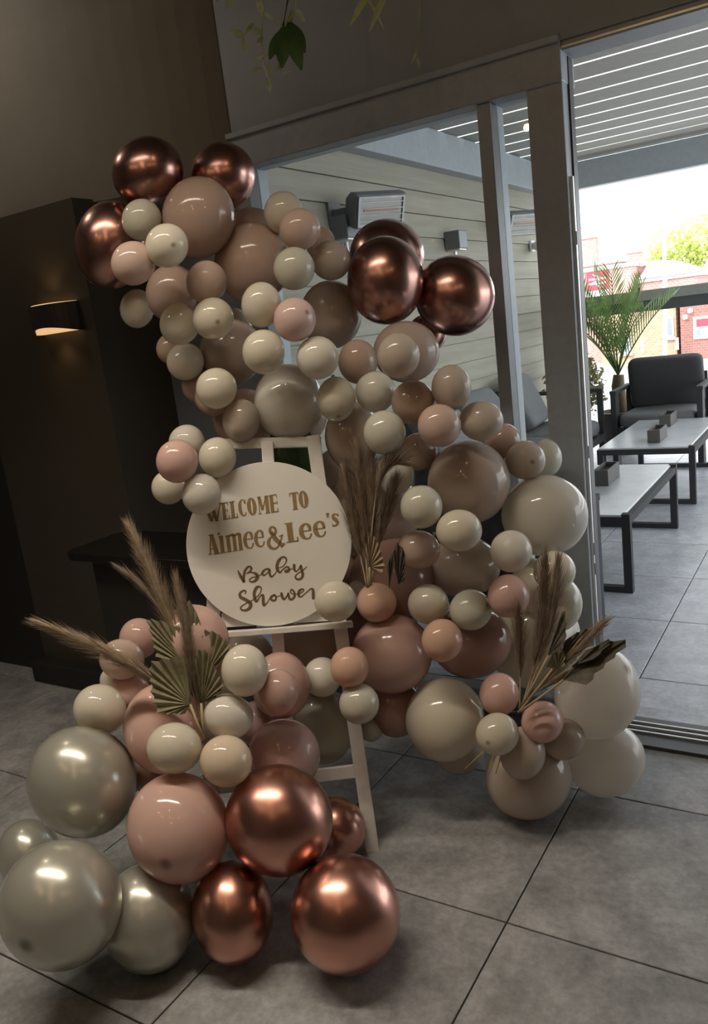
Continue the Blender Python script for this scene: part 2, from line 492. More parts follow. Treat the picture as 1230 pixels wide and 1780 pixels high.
MB().box(-2.0, 0.9, 2.62, 2.70, -0.02, 0.006).build('sill_lip', M['tile_out'], sill)

# ------------------------------------------------------------------ terrace: cladding wall, pergola, rail
XW = -2.60
YF = 8.0
wall_t = structure(MB().box(XW - 0.15, XW - 0.012, 2.72, YF, 0, 2.70).build('wall_terrace', M['board']), 'cream timber clad wall along the terrace')
z = 2.305 + 0.1535
boards = []
zk = z
while zk > 0.02:
    lo_z = max(0.0, zk - 0.1535)
    b = MB()
    y0, y1 = 2.73, YF - 0.02
    pts = [(XW - 0.012, lo_z), (XW + 0.012, lo_z), (XW + 0.001, zk - 0.004), (XW - 0.012, zk - 0.004)]
    b.add([(x, y0, q) for x, q in pts] + [(x, y1, q) for x, q in pts],
          [(0, 1, 2, 3), (7, 6, 5, 4), (0, 4, 5, 1), (1, 5, 6, 2), (2, 6, 7, 3), (3, 7, 4, 0)])
    b.build('board', M['board'], wall_t)
    zk -= 0.1535

perg = structure(MB().box(XW - 0.02, XW + 0.10, 2.72, YF, 2.455, 2.70).build('trim_3', M['beam'], bevel=0.006), 'grey pergola beam along the top of the clad wall')
structure(MB().box(XW - 0.02, 6.6, YF, YF + 0.12, 2.45, 2.69).build('trim_4', M['beam'], bevel=0.006), 'grey pergola beam across the far end of the terrace')
structure(MB().box(XW - 0.02, XW + 0.10, YF, YF + 0.12, 0, 2.45).build('trim_5', M['beam'], bevel=0.006), 'grey pergola corner post at the far end of the clad wall')
structure(MB().box(6.48, 6.6, YF, YF + 0.12, 0, 2.45).build('trim_6', M['beam'], bevel=0.006), 'grey pergola corner post out of view')
roof = structure(MB().box(XW - 0.02, 6.6, 2.73, 2.85, 2.55, 2.70).build('ceiling_terrace', M['beam']), 'slatted pergola roof over the terrace')
PITCH = 0.336
yk = 7.98
while yk > 2.95:
    b = MB()
    y0, y1 = yk - PITCH + 0.016, yk
    # a thin louvre blade, tipped so that daylight shows along each joint
    pts = [(y0, 2.714), (y1, 2.7168), (y1, 2.7198), (y0, 2.717)]
    n = len(pts)
    b.add([(XW + 0.02, y, q) for y, q in pts] + [(6.6, y, q) for y, q in pts],
          [tuple(range(n)), tuple(range(2 * n - 1, n - 1, -1))] + [(i, i + n, (i + 1) % n + n, (i + 1) % n) for i in range(n)])
    b.build('slat', M['slat'], roof)
    yk -= PITCH
MB().box(XW + 0.02, 6.6, YF - 0.10, YF, 2.69, 2.76).build('end_trim', M['slat'], roof)

rail = empty('terrace_rail', (-0.5, YF + 0.05, 0))
tag(rail, 'horizontal olive grey rail across the far end of the terrace', 'railing')
MB().box(XW + 0.1, 6.48, YF + 0.0, YF + 0.06, 1.365, 1.457).build('rail_board', M['rail'], rail, bevel=0.004)
MB().box(XW + 0.1, 6.48, YF + 0.02, YF + 0.05, 1.265, 1.365).build('lower_rail', M['rail_dark'], rail, bevel=0.004)
for px_ in (0.6, 2.6, 4.6):
    MB().box(px_, px_ + 0.05, YF + 0.01, YF + 0.06, 0, 1.365).build('rail_post', M['rail_dark'], rail)

# street far below the raised terrace
structure(MB().box(-60, 40, 9.5, 140, -2.5, -2.3).build('ground_street', M['street']), 'pale street between terrace and station')

# ------------------------------------------------------------------ balloons
LX = {
    'cream': latex('latex_cream', (0.76, 0.70, 0.57)),
    'creampink': latex('latex_warm_cream', (0.80, 0.66, 0.50)),
    'white': latex('latex_ivory', (0.78, 0.74, 0.65), transl=0.25),
    'whitetr': latex('latex_clear_ivory', (0.82, 0.77, 0.70), transl=0.45),
    'sage': latex('latex_grey_cream', (0.66, 0.64, 0.53)),
    'sand': latex('latex_sand', (0.62, 0.53, 0.44), transl=0.3),
    'nude': latex('latex_nude', (0.54, 0.39, 0.31), rough=0.13),
    'nudelight': latex('latex_light_nude', (0.66, 0.49, 0.41)),
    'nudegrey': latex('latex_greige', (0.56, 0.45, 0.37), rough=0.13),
    'nudeshade': latex('latex_shaded_rose', (0.50, 0.32, 0.26), rough=0.13),  # slightly redder nude, darkened for the balloons that sit in shade
    'pink': latex('latex_blush', (0.74, 0.49, 0.42), rough=0.11),
    'pinklight': latex('latex_pale_pink', (0.76, 0.56, 0.51)),
    'pinknude': latex('latex_mauve_pink', (0.66, 0.44, 0.38), rough=0.11),
    'mauve': latex('latex_mauve', (0.64, 0.45, 0.42), rough=0.16),
    'peach': latex('latex_peach', (0.76, 0.50, 0.37)),
    'pearl': latex('latex_pearl', (0.46, 0.45, 0.385), rough=0.27, transl=0.0, metal=0.45, tip=0.4, coat=0.4),
    'copper': latex('latex_copper_chrome', (0.60, 0.31, 0.24), rough=0.30, transl=0.0, metal=1.0, tip=0.6, coat=0.25),
    'chrome': latex('latex_copper_chrome_dimmed', (0.50, 0.27, 0.22), rough=0.27, transl=0.0, metal=1.0, tip=0.6, coat=0.25),  # same copper balloons, coloured darker for what they reflect
}
BALLOONS = [
    # x, y, z, radius across, radius up, tilt, colour, tip seen at, label
    (-1.722, 1.815, 1.932, 0.1033, 0.1033, 0, 'chrome', None, 'dark copper chrome balloon, highest and leftmost at the crown of the garland'),
    (-1.586, 1.978, 1.909, 0.0962, 0.1012, 0, 'chrome', None, 'dark copper chrome balloon at the crown beside the dark header, right of the highest one'),
    (-1.832, 1.730, 1.747, 0.1029, 0.1295, 0, 'chrome', None, 'dark chrome balloon mostly hidden behind small balloons at the upper left edge'),
    (-1.573, 1.829, 1.784, 0.1033, 0.1162, 0, 'nude', None, 'large dusty nude balloon just below the two crown chrome balloons'),
    (-1.677, 1.713, 1.791, 0.0555, 0.0586, 0, 'sage', None, 'small dull cream balloon under the highest chrome balloon, upper left edge'),
    (-1.521, 1.628, 1.697, 0.0566, 0.0581, 0, 'cream', (0.29,0.03), 'small cream balloon overlapping the lower left of the topmost large nude balloon'),
    (-1.608, 1.585, 1.665, 0.0586, 0.0586, 0, 'nudelight', None, 'small nude pink balloon on the far upper left edge against the dark wall'),
    (-1.681, 1.789, 1.593, 0.0765, 0.0848, 0, 'nude', None, 'medium dusty nude balloon behind the small ones at the upper left'),
    (-1.851, 1.808, 1.568, 0.0522, 0.0592, 0, 'cream', None, 'small cream balloon half hidden on the left edge below the leftmost nude one'),
    (-1.520, 1.759, 1.603, 0.0570, 0.0601, 0, 'nudelight', None, 'small nude pink balloon between the medium nude balloon and the large nude one'),
    (-1.513, 1.969, 1.653, 0.1136, 0.1187, 0, 'nude', None, 'large dusty nude balloon in the upper middle, left of the small paired balloons'),
    (-1.624, 2.120, 1.734, 0.1051, 0.1088, 0, 'nude', None, 'large dusty nude balloon peeking out behind the upper middle large one'),
    (-1.393, 1.985, 1.775, 0.0557, 0.0623, 0, 'cream', None, 'small dull cream balloon topmost against the pale cladding beyond the window'),
    (-1.314, 1.941, 1.715, 0.0574, 0.0590, 0, 'nudelight', None, 'small nude balloon directly below and right of the topmost dull cream one'),
    (-1.363, 2.113, 1.690, 0.0446, 0.0498, 0, 'nude', None, 'nude balloon, only a sliver showing right of the paired small balloons near the top'),
    (-1.305, 1.876, 1.609, 0.0565, 0.0596, 0, 'sage', None, 'small grey-cream balloon left of the front chrome pair'),
    (-1.288, 2.041, 1.629, 0.0580, 0.0580, 0, 'sand', None, 'small beige balloon touching the left side of the front chrome balloon'),
    (-1.191, 2.175, 1.558, 0.1145, 0.1333, 0, 'chrome', (-0.09,-0.46), 'dark copper chrome balloon in front, left of the chrome pair before the window'),
    (-1.279, 2.362, 1.645, 0.1195, 0.1177, 0, 'chrome', None, 'dark chrome balloon showing only its top under the patio heater'),
    (-1.050, 2.344, 1.492, 0.1236, 0.1253, 0, 'chrome', None, 'copper chrome balloon, toned dark for its reflections, standing furthest right against the cladding'),
    (-1.178, 2.389, 1.388, 0.0631, 0.0631, 0, 'chrome', None, 'dark chrome balloon, just a sliver under the right chrome balloon'),
    (-1.611, 1.724, 1.502, 0.0564, 0.0596, 0, 'cream', None, 'small cream balloon left of the touching cream pair under the medium nude balloon'),
    (-1.497, 1.736, 1.504, 0.0567, 0.0583, 0, 'cream', (0.22,-0.16), 'small cream balloon with dark tip, right of the touching cream pair'),
    (-1.363, 1.784, 1.523, 0.0543, 0.0620, 0, 'cream', None, 'small ivory balloon tucked against the left of the pink speckled balloon'),
    (-1.267, 1.793, 1.473, 0.0565, 0.0595, 0, 'pinklight', (0.57,0.33), 'small pale pink balloon with a pink tip in the upper middle'),
    (-1.336, 1.729, 1.400, 0.0565, 0.0595, 0, 'cream', None, 'small cream balloon just above the large off-white balloon'),
    (-1.230, 1.823, 1.367, 0.0572, 0.0588, 0, 'white', None, 'small off-white balloon above right of the large off-white balloon'),
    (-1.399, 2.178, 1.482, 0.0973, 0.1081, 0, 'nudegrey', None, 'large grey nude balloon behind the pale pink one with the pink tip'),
    (-1.200, 1.978, 1.339, 0.0555, 0.0636, 0, 'nude', None, 'small dusty nude balloon between two off-white small balloons in the middle'),
    (-1.019, 1.887, 1.349, 0.0558, 0.0603, 0, 'sand', None, 'small beige balloon before the large grey nude one under the chrome pair'),
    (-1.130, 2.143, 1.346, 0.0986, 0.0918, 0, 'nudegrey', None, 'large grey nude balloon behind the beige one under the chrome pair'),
    (-1.221, 1.875, 1.248, 0.0542, 0.0621, 0, 'cream', (0.12,-0.77), 'small cream balloon with tip at its bottom, right of the large off-white balloon'),
    (-1.146, 1.964, 1.252, 0.0566, 0.0582, 0, 'white', None, 'small off-white balloon right of the cream one with the bottom tip'),
    (-1.416, 1.919, 1.245, 0.1033, 0.1117, 0, 'white', None, 'large off-white balloon right above the easel top'),
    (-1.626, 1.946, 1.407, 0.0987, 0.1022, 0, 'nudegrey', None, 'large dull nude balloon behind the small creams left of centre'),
    (-1.702, 2.061, 1.471, 0.0629, 0.0740, 0, 'cream', None, 'cream balloon deep between the touching cream pair and the ivory one'),
    (-1.520, 1.731, 1.315, 0.0580, 0.0580, 0, 'cream', None, 'small cream balloon in front on the left, above the balloon that hangs lowest there'),
    (-1.690, 1.807, 1.396, 0.0563, 0.0563, 0, 'cream', None, 'small shaded cream balloon on the left edge under the touching cream pair'),
    (-1.768, 1.835, 1.439, 0.0437, 0.0472, 0, 'nude', None, 'nude balloon peeking out at the left edge behind the shaded cream one'),
    (-1.699, 1.866, 1.318, 0.0580, 0.0562, 0, 'nude', None, 'dark nude balloon sliver at left behind the front cream balloon'),
    (-1.613, 1.818, 1.284, 0.0562, 0.0562, 0, 'nude', None, 'nude balloon curving out beneath the front cream balloon on the left'),
    (-1.498, 1.790, 1.214, 0.0546, 0.0628, 0, 'sand', None, 'small beige balloon touching the lower left of the large off-white balloon'),
    (-1.605, 1.932, 1.202, 0.0961, 0.0943, 0, 'nude', None, 'large nude balloon whose bottom hangs just left of the easel top'),
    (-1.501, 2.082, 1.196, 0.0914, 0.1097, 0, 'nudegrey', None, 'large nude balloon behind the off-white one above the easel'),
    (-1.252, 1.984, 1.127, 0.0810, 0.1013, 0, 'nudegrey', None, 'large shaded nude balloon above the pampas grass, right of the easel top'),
    (-1.653, 1.718, 1.167, 0.0537, 0.0537, 0, 'white', None, 'small ivory balloon at the back top of the cluster of five left of the sign'),
    (-1.533, 1.546, 1.145, 0.0568, 0.0583, 0, 'pink', None, 'small blush pink balloon in the cluster of five left of the sign'),
    (-1.516, 1.686, 1.128, 0.0532, 0.0564, 0, 'cream', None, 'small cream balloon at the right of the cluster of five left of the sign'),
    (-1.696, 1.658, 1.048, 0.0503, 0.0503, 0, 'cream', None, 'small cream balloon lowest at left in the cluster of five by the sign'),
    (-1.497, 1.579, 1.047, 0.0544, 0.0560, 0, 'white', None, 'small ivory balloon resting over the upper left rim of the round sign'),
    (-1.060, 1.841, 1.154, 0.0565, 0.0595, 0, 'sage', None, 'small grey-cream balloon right above the drooping pampas tips'),
    (-1.028, 1.959, 1.216, 0.0598, 0.0614, 0, 'nude', None, 'small dusty nude balloon behind the off-white one, mid garland'),
    (-0.925, 1.991, 1.246, 0.0542, 0.0620, 0, 'sand', None, 'small translucent beige balloon topmost of the right shoulder before the cushion'),
    (-0.937, 1.920, 1.155, 0.0580, 0.0580, 0, 'nudelight', None, 'small nude pink balloon left in the trio on the right shoulder'),
    (-0.869, 2.042, 1.145, 0.0614, 0.0551, 0, 'sand', None, 'small beige balloon right in the trio on the right shoulder'),
    (-0.890, 2.238, 1.056, 0.0548, 0.0531, 0, 'nude', None, 'dusty nude balloon half hidden on the right shoulder before the mullion foot'),
    (-0.812, 2.206, 1.002, 0.0585, 0.0568, 0, 'sand', (0.34,-0.09), 'small beige balloon with a tip, above the large translucent white one at right'),
    (-0.828, 2.436, 0.963, 0.0509, 0.0600, 0, 'sage', None, 'small grey-cream balloon furthest right, before the black post'),
    (-0.940, 2.081, 0.965, 0.1190, 0.1206, 0, 'nudegrey', None, 'large grey nude balloon in the middle of the right shoulder'),
    (-0.772, 2.220, 0.833, 0.1285, 0.1201, 0, 'white', None, 'large translucent off-white balloon bulging out at right before the black post'),
    (-1.135, 2.007, 1.007, 0.0553, 0.0603, 0, 'white', None, 'small off-white balloon with pampas tips drooping over it'),
    (-0.987, 1.866, 0.946, 0.0572, 0.0588, 0, 'sage', None, 'small grey-cream balloon right of the pampas beside the sign'),
    (-0.877, 1.854, 0.886, 0.0603, 0.0558, 0, 'cream', (0.82,0.11), 'small cream balloon with its tip facing right, below the large grey nude one'),
    (-0.791, 1.987, 0.793, 0.0580, 0.0580, 0, 'white', None, 'small off-white balloon below the large translucent one at right'),
    (-1.035, 1.913, 0.809, 0.0613, 0.0549, 0, 'nudelight', None, 'small nude balloon right of the dark dried leaves beside the sign'),
    (-1.016, 2.155, 0.683, 0.1132, 0.0955, 0, 'sand', None, 'large beige balloon behind the small cream pair, right of the sign'),
    (-1.094, 2.089, 1.056, 0.0561, 0.0561, 0, 'nude', None, 'shaded nude balloon behind the right shoulder trio'),
    (-0.699, 2.061, 0.717, 0.0588, 0.0572, 0, 'cream', None, 'small cream balloon behind the upright pampas tips at right'),
    (-0.713, 2.107, 0.603, 0.0721, 0.0803, 0, 'cream', None, 'medium cream balloon at the right edge beside the black door post, above the palm leaves'),
    (-0.784, 1.927, 0.686, 0.0572, 0.0588, 0, 'pinknude', None, 'small mauve pink balloon above the right pampas bunch'),
    (-1.022, 1.913, 0.649, 0.0588, 0.0572, 0, 'cream', None, 'small cream balloon left of the paired ones over the large nude pink balloons'),
    (-0.894, 1.916, 0.641, 0.0588, 0.0572, 0, 'sage', (0.76,0.22), 'small grey-cream balloon between the mauve pink one and the cream one'),
    (-0.947, 1.830, 0.580, 0.0565, 0.0596, 0, 'peach', None, 'small peach balloon between the two large nude pink balloons'),
    (-1.160, 1.860, 0.662, 0.0579, 0.0579, 0, 'peach', None, 'small peach pink balloon below the dark dried leaves, right of the sign'),
    (-1.185, 1.693, 0.724, 0.0575, 0.0560, 0, 'cream', None, 'small ivory balloon overlapping the lower right rim of the round sign'),
    (-1.250, 1.908, 0.668, 0.0377, 0.0377, 0, 'sage', None, 'tiny balloon glimpsed between the ivory and peach ones at the sign rim'),
    (-1.143, 1.883, 0.496, 0.1181, 0.1181, 0, 'pinknude', None, 'large mauve pink balloon right of the easel ledge'),
    (-0.958, 2.034, 0.492, 0.1194, 0.1092, 0, 'nudeshade', None, 'large shaded nude balloon behind the peach one, lower right'),
    (-1.162, 1.903, 0.313, 0.0798, 0.0937, 0, 'nudeshade', None, 'large shaded nude balloon under the large mauve pink one'),
    (-1.266, 1.695, 0.490, 0.0536, 0.0568, 0, 'white', None, 'small off-white balloon between the easel legs, left of the peach one'),
    (-1.150, 1.667, 0.547, 0.0529, 0.0560, 0, 'peach', None, 'small peach balloon in front of the right easel leg'),
    (-1.127, 1.657, 0.448, 0.0545, 0.0560, 0, 'sage', None, 'small grey-cream balloon in front of the right easel leg, lower one'),
    (-1.347, 1.775, 0.283, 0.0954, 0.1145, 0, 'sage', None, 'large grey-cream balloon behind the easel legs'),
    (-1.216, 1.834, 0.264, 0.0344, 0.0379, 0, 'sage', None, 'small shaded balloon just right of the easel leg under the grey-cream one'),
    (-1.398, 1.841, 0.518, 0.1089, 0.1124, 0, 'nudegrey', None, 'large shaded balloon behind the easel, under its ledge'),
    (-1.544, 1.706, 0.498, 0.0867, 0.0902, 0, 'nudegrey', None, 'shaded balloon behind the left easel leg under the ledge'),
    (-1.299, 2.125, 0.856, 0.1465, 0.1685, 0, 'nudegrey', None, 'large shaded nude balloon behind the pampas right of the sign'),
    (-1.198, 2.029, 0.676, 0.1306, 0.1271, 0, 'nudeshade', None, 'large shaded nude balloon behind the dried leaves right of the sign'),
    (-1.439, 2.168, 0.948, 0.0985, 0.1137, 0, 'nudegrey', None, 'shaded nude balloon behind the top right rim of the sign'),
    (-1.386, 2.045, 0.663, 0.1072, 0.1109, 0, 'nudeshade', None, 'shaded rose balloon added behind the lower right rim of the sign'),
    (-1.378, 2.045, 0.502, 0.1047, 0.1122, 0, 'nudeshade', None, 'shaded rose balloon added behind the right easel leg, beside the mauve pink one'),
    (-0.811, 2.198, 0.620, 0.0725, 0.0829, 0, 'cream', None, 'cream balloon between the mauve pink one and the pampas tips at right'),
    (-1.417, 1.563, 0.387, 0.0648, 0.0648, 0, 'mauve', None, 'mauve balloon glimpsed between the ivory one and the large mauve one'),
    (-0.995, 1.889, 0.306, 0.1149, 0.1232, 0, 'cream', None, 'large cream balloon lowest in the middle, left of the small pink trio'),
    (-1.015, 2.001, 0.155, 0.0810, 0.0863, 0, 'sand', None, 'beige balloon showing beneath the large cream one in the middle'),
    (-0.781, 1.956, 0.127, 0.1255, 0.1238, 0, 'sand', None, 'large beige balloon lowest at right, almost on the floor joint'),
    (-0.752, 1.856, 0.263, 0.0624, 0.0733, 0, 'sand', None, 'translucent beige balloon below the small pink pair'),
    (-0.675, 1.967, 0.259, 0.0607, 0.0591, 0, 'sand', None, 'beige balloon behind the right small pink one at lower right'),
    (-0.616, 2.113, 0.341, 0.1252, 0.1351, 0, 'whitetr', (0.68,0.48), 'large translucent white balloon furthest right, under the dried palm leaves'),
    (-0.608, 2.134, 0.116, 0.1168, 0.1117, 0, 'whitetr', None, 'large white balloon furthest right on the floor by the door track'),
    (-0.824, 1.899, 0.405, 0.0557, 0.0604, 0, 'pink', None, 'small blush balloon uppermost of the trio at the foot of the right pampas'),
    (-0.791, 1.788, 0.348, 0.0578, 0.0578, 0, 'cream', (-0.42,-0.39), 'small cream balloon with brown tip, lowest of the trio under the right pampas'),
    (-0.699, 1.880, 0.352, 0.0570, 0.0570, 0, 'pink', None, 'small blush balloon at the right of the trio under the right pampas'),
    (-0.848, 2.256, 0.423, 0.1481, 0.1589, 0, 'cream', None, 'large cream balloon behind the right pampas bunch'),
    (-1.781, 1.520, 0.623, 0.0593, 0.0610, 0, 'pink', None, 'small pink balloon at the back left of the floor cluster, against the dark wall'),
    (-1.461, 1.421, 0.691, 0.0948, 0.0963, 0, 'pink', None, 'large pink balloon behind the dried palm leaves left of the easel'),
    (-1.710, 1.387, 0.623, 0.0636, 0.0573, 0, 'nudelight', None, 'small nude balloon behind the low pampas plume at left'),
    (-1.717, 1.398, 0.516, 0.0598, 0.0582, 0, 'pink', None, 'small pink balloon under the low pampas plume at left'),
    (-1.776, 1.387, 0.550, 0.0309, 0.0358, 0, 'cream', None, 'cream balloon sliver behind the low pampas plume'),
    (-1.710, 1.284, 0.522, 0.0727, 0.0696, 0, 'cream', None, 'cream balloon above the large upright pearl balloon at left'),
    (-1.525, 1.327, 0.478, 0.1071, 0.1206, 0, 'pink', None, 'large pink balloon behind the palm leaf stalk in the floor cluster'),
    (-1.378, 1.219, 0.506, 0.0678, 0.0623, 8, 'cream', None, 'cream balloon left of the palm leaf stalk foot in the floor cluster'),
    (-1.259, 1.262, 0.471, 0.0630, 0.0630, 0, 'creampink', None, 'warm cream balloon right below the palm leaf stalk foot'),
    (-1.311, 1.348, 0.536, 0.0629, 0.0572, -12, 'white', None, 'small ivory balloon right of the palm leaf stalk'),
    (-1.273, 1.391, 0.645, 0.0584, 0.0655, 0, 'cream', None, 'cream balloon right of the palm leaves, below the easel ledge'),
    (-1.388, 1.440, 0.584, 0.0331, 0.0421, 0, 'white', None, 'ivory balloon sliver behind the cream one right of the palm leaves'),
    (-1.328, 1.585, 0.507, 0.0806, 0.0932, 0, 'pinknude', None, 'large pale mauve balloon before the easel, above the copper balloons'),
    (-1.222, 1.446, 0.568, 0.0507, 0.0580, 0, 'pinknude', None, 'small mauve pink balloon in front of the large pale mauve one'),
    (-1.268, 1.485, 0.362, 0.0958, 0.0974, 0, 'mauve', None, 'large mauve balloon directly above the big copper balloon'),
    (-1.672, 1.161, 0.387, 0.1436, 0.1465, 0, 'pearl', None, 'large pearl grey balloon standing upper left in the floor cluster'),
    (-1.513, 0.930, 0.246, 0.1398, 0.1555, -32, 'pearl', (-0.50,-0.57), 'largest pearl balloon at the front left corner on the floor'),
    (-1.955, 1.142, 0.102, 0.0940, 0.1070, 0, 'pearl', None, 'pearl balloon cut by the left edge of the picture'),
    (-1.417, 1.079, 0.126, 0.1143, 0.1350, -8, 'pearl', None, 'pear-shaped pearl balloon on the floor under the big pink one'),
    (-1.372, 1.181, 0.316, 0.1251, 0.1362, 0, 'pink', (-0.24,-0.62), 'big blush pink balloon in front in the floor cluster'),
    (-1.162, 1.306, 0.309, 0.1302, 0.1371, 0, 'copper', None, 'big shiny copper chrome balloon in the centre of the floor cluster'),
    (-1.212, 1.585, 0.090, 0.0849, 0.0929, 0, 'copper', None, 'copper chrome balloon half hidden behind the big one, beside the easel leg'),
    (-0.974, 1.267, 0.138, 0.1265, 0.1423, 0, 'copper', None, 'big copper chrome balloon on the floor at the right front'),
    (-1.240, 1.180, 0.123, 0.0986, 0.1274, 0, 'copper', None, 'copper chrome balloon on the floor, left of the front right one'),
    (-1.628, 1.327, 0.322, 0.0503, 0.0534, 0, 'nude', None, 'nude balloon glimpsed between the upright pearl and the big pink balloon'),
]
N_RING, N_SEG = 22, 32
def balloon_mesh(name, center, rx, ry, ang, axis, mat, tint):
    """teardrop latex body around local origin, tip along `axis` given in view axes (right, up, towards viewer)"""
    ray = center - CAM_POS
    toward = -ray.normalized()
    cth = ray.normalized().dot(CAM_F)
    e2 = (ray.dot(CAM_R), ray.dot(CAM_U))                  # off-axis direction: shapes there look stretched by the lens
    l2 = math.hypot(*e2)
    e2 = (e2[0] / l2, e2[1] / l2)
    rad = CAM_R * e2[0] + CAM_U * e2[1]
    rad = (rad - toward * rad.dot(toward)).normalized()
    tan = -CAM_R * e2[1] + CAM_U * e2[0]
    rz = math.sqrt(rx * ry * cth)
    a = Vector(axis).normalized()
    q = Vector((0, 0, 1)).rotation_difference(a)
    ca, sa = math.cos(math.radians(ang)), math.sin(math.radians(ang))
    vs, fs, tips = [], [], []
    ts = [0.0, 0.05, 0.09, 0.13, 0.18] + [0.18 + (math.pi - 0.18) * (i / (N_RING - 4)) for i in range(1, N_RING - 4)]
    def put(t, ph):
        r, h = math.sin(t), math.cos(t)
        if t > math.pi / 2:                     # draw the neck side out a little
            k = (t - math.pi / 2) / (math.pi / 2)
            h *= 1 + 0.10 * k * k
            r *= 1 - 0.06 * k * k
        p = q @ Vector((r * math.cos(ph), r * math.sin(ph), h))
        x, y = p.x * rx, p.y * ry
        x, y = ca * x - sa * y, sa * x + ca * y
        vr, vt = x * e2[0] + y * e2[1], -x * e2[1] + y * e2[0]
        return rad * vr * cth + tan * vt + toward * p.z * rz
    vs.append(put(0, 0)); tips.append(1.0)
    for t in ts[1:]:
        for k in range(N_SEG):
            vs.append(put(t, 2 * math.pi * k / N_SEG))
            tips.append(max(0.0, 1 - (t / 0.15) ** 2))
    vs.append(put(math.pi, 0)); tips.append(0.0)
    nr = len(ts) - 1
    for k in range(N_SEG):
        fs.append((0, 1 + k, 1 + (k + 1) % N_SEG))
        for i in range(nr - 1):
            b0, b1 = 1 + i * N_SEG, 1 + (i + 1) * N_SEG
            fs.append((b0 + k, b1 + k, b1 + (k + 1) % N_SEG, b0 + (k + 1) % N_SEG))
        b0 = 1 + (nr - 1) * N_SEG
        fs.append((b0 + k, len(vs) - 1, b0 + (k + 1) % N_SEG))
    me = bpy.data.meshes.new(name)
    me.from_pydata(vs, [], fs)
    me.polygons.foreach_set('use_smooth', [True] * len(me.polygons))
    at_ = me.attributes.new('tip', 'FLOAT', 'POINT')
    at_.data.foreach_set('value', [t * tint for t in tips])
    me.materials.append(mat)
    me.update()
    neck = put(math.pi, 0)
    return me, neck

brng = random.Random(3)
for (bx_, by_, bz_, brx, bry, bang, bcol, btip, blabel) in BALLOONS:
    kind = {'chrome': 'chrome_balloon', 'copper': 'chrome_balloon', 'pearl': 'pearl_balloon'}.get(bcol, 'latex_balloon')
    if btip:
        s = min(0.97, math.hypot(*btip))
        f_ = s / max(1e-6, math.hypot(*btip))
        ca_, sa_ = math.cos(math.radians(bang)), math.sin(math.radians(bang))
        axis = ((ca_ * btip[0] + sa_ * btip[1]) * f_, (-sa_ * btip[0] + ca_ * btip[1]) * f_, math.sqrt(1 - s * s))
        tint = 1.0 if bcol not in ('copper', 'chrome') else 0.5
    else:
        ph = brng.uniform(0, 2 * math.pi)
        axis = (0.58 * math.cos(ph), 0.58 * math.sin(ph), 0.81)
        tint = 0.0
    if 'pear-shaped' in blabel:
        axis = (0.35, -0.6, 0.72)
    me, neck = balloon_mesh(kind, Vector((bx_, by_, bz_)), brx, bry, bang, axis, LX[bcol], tint)
    o = bpy.data.objects.new(kind, me)
    o.location = (bx_, by_, bz_)
    COL.objects.link(o)
    grp = {'chrome_balloon': 'copper chrome balloons of the garland', 'pearl_balloon': 'pearl balloons of the floor cluster'}.get(kind, 'latex balloons of the garland')
    tag(o, blabel, 'balloon', grp)
    # knotted neck
    nd = neck.normalized()
    kb = MB()
    r0 = 0.0065 if brx < 0.09 else 0.010
    c0 = Vector(o.location) + neck
    kb.tube([c0 - nd * 0.006, c0 + nd * r0 * 0.5, c0 + nd * r0 * 1.2, c0 + nd * r0 * 1.8, c0 + nd * r0 * 2.4], [r0 * 1.1, r0 * 0.55, r0 * 0.8, r0 * 0.6, r0 * 1.0], 8)
    kb.build('knot', LX[bcol], o, smooth=True)

# ------------------------------------------------------------------ easel with round welcome sign
E_O = Vector((-1.123, 1.645, 0.0))
E_R = Vector((0.79295696, 0.60927766, 0.0))
E_V = Vector((-0.15769266, 0.20523236, 0.96592583))
E_N = Vector((0.58851703, -0.7659376, 0.25881905))
def ep(u, v, n=0.0):
    return E_O + E_R * u + E_V * v + E_N * n
easel = empty('easel', E_O + E_R * -0.24)
tag(easel, 'white wooden easel holding the round welcome sign', 'easel')
def ebar(name, a, b, w, t, n=0.0, lift=0.0):
    m = MB()
    m.bar(ep(a[0], a[1], n), ep(b[0], b[1], n), w, t, E_N)
    return m.build(name, M['easel'], easel, bevel=0.002)
ebar('leg', (-0.012, -0.0), (-0.012, 1.19), 0.038, 0.022, -0.012)
ebar('leg', (-0.478, -0.0), (-0.285, 1.20), 0.038, 0.022, -0.012)
ebar('mast', (-0.225, 0.235), (-0.144, 1.19), 0.034, 0.022, -0.012)
ebar('crossbar', (-0.435, 0.243), (-0.014, 0.222), 0.036, 0.018, -0.03)
ebar('top_rail', (-0.29, 1.205), (0.01, 1.172), 0.030, 0.018, -0.03)
ebar('back_board', (-0.34, 0.705), (-0.005, 0.675), 0.040, 0.014, -0.008)
ebar('ledge', (-0.335, 0.667), (0.022, 0.642), 0.016, 0.050, 0.018)
m = MB()
m.bar(ep(-0.20, 1.02, -0.04), Vector((-1.56, 1.98, 0.0)), 0.034, 0.02, E_N)
m.build('rear_leg', M['easel'], easel, bevel=0.002)

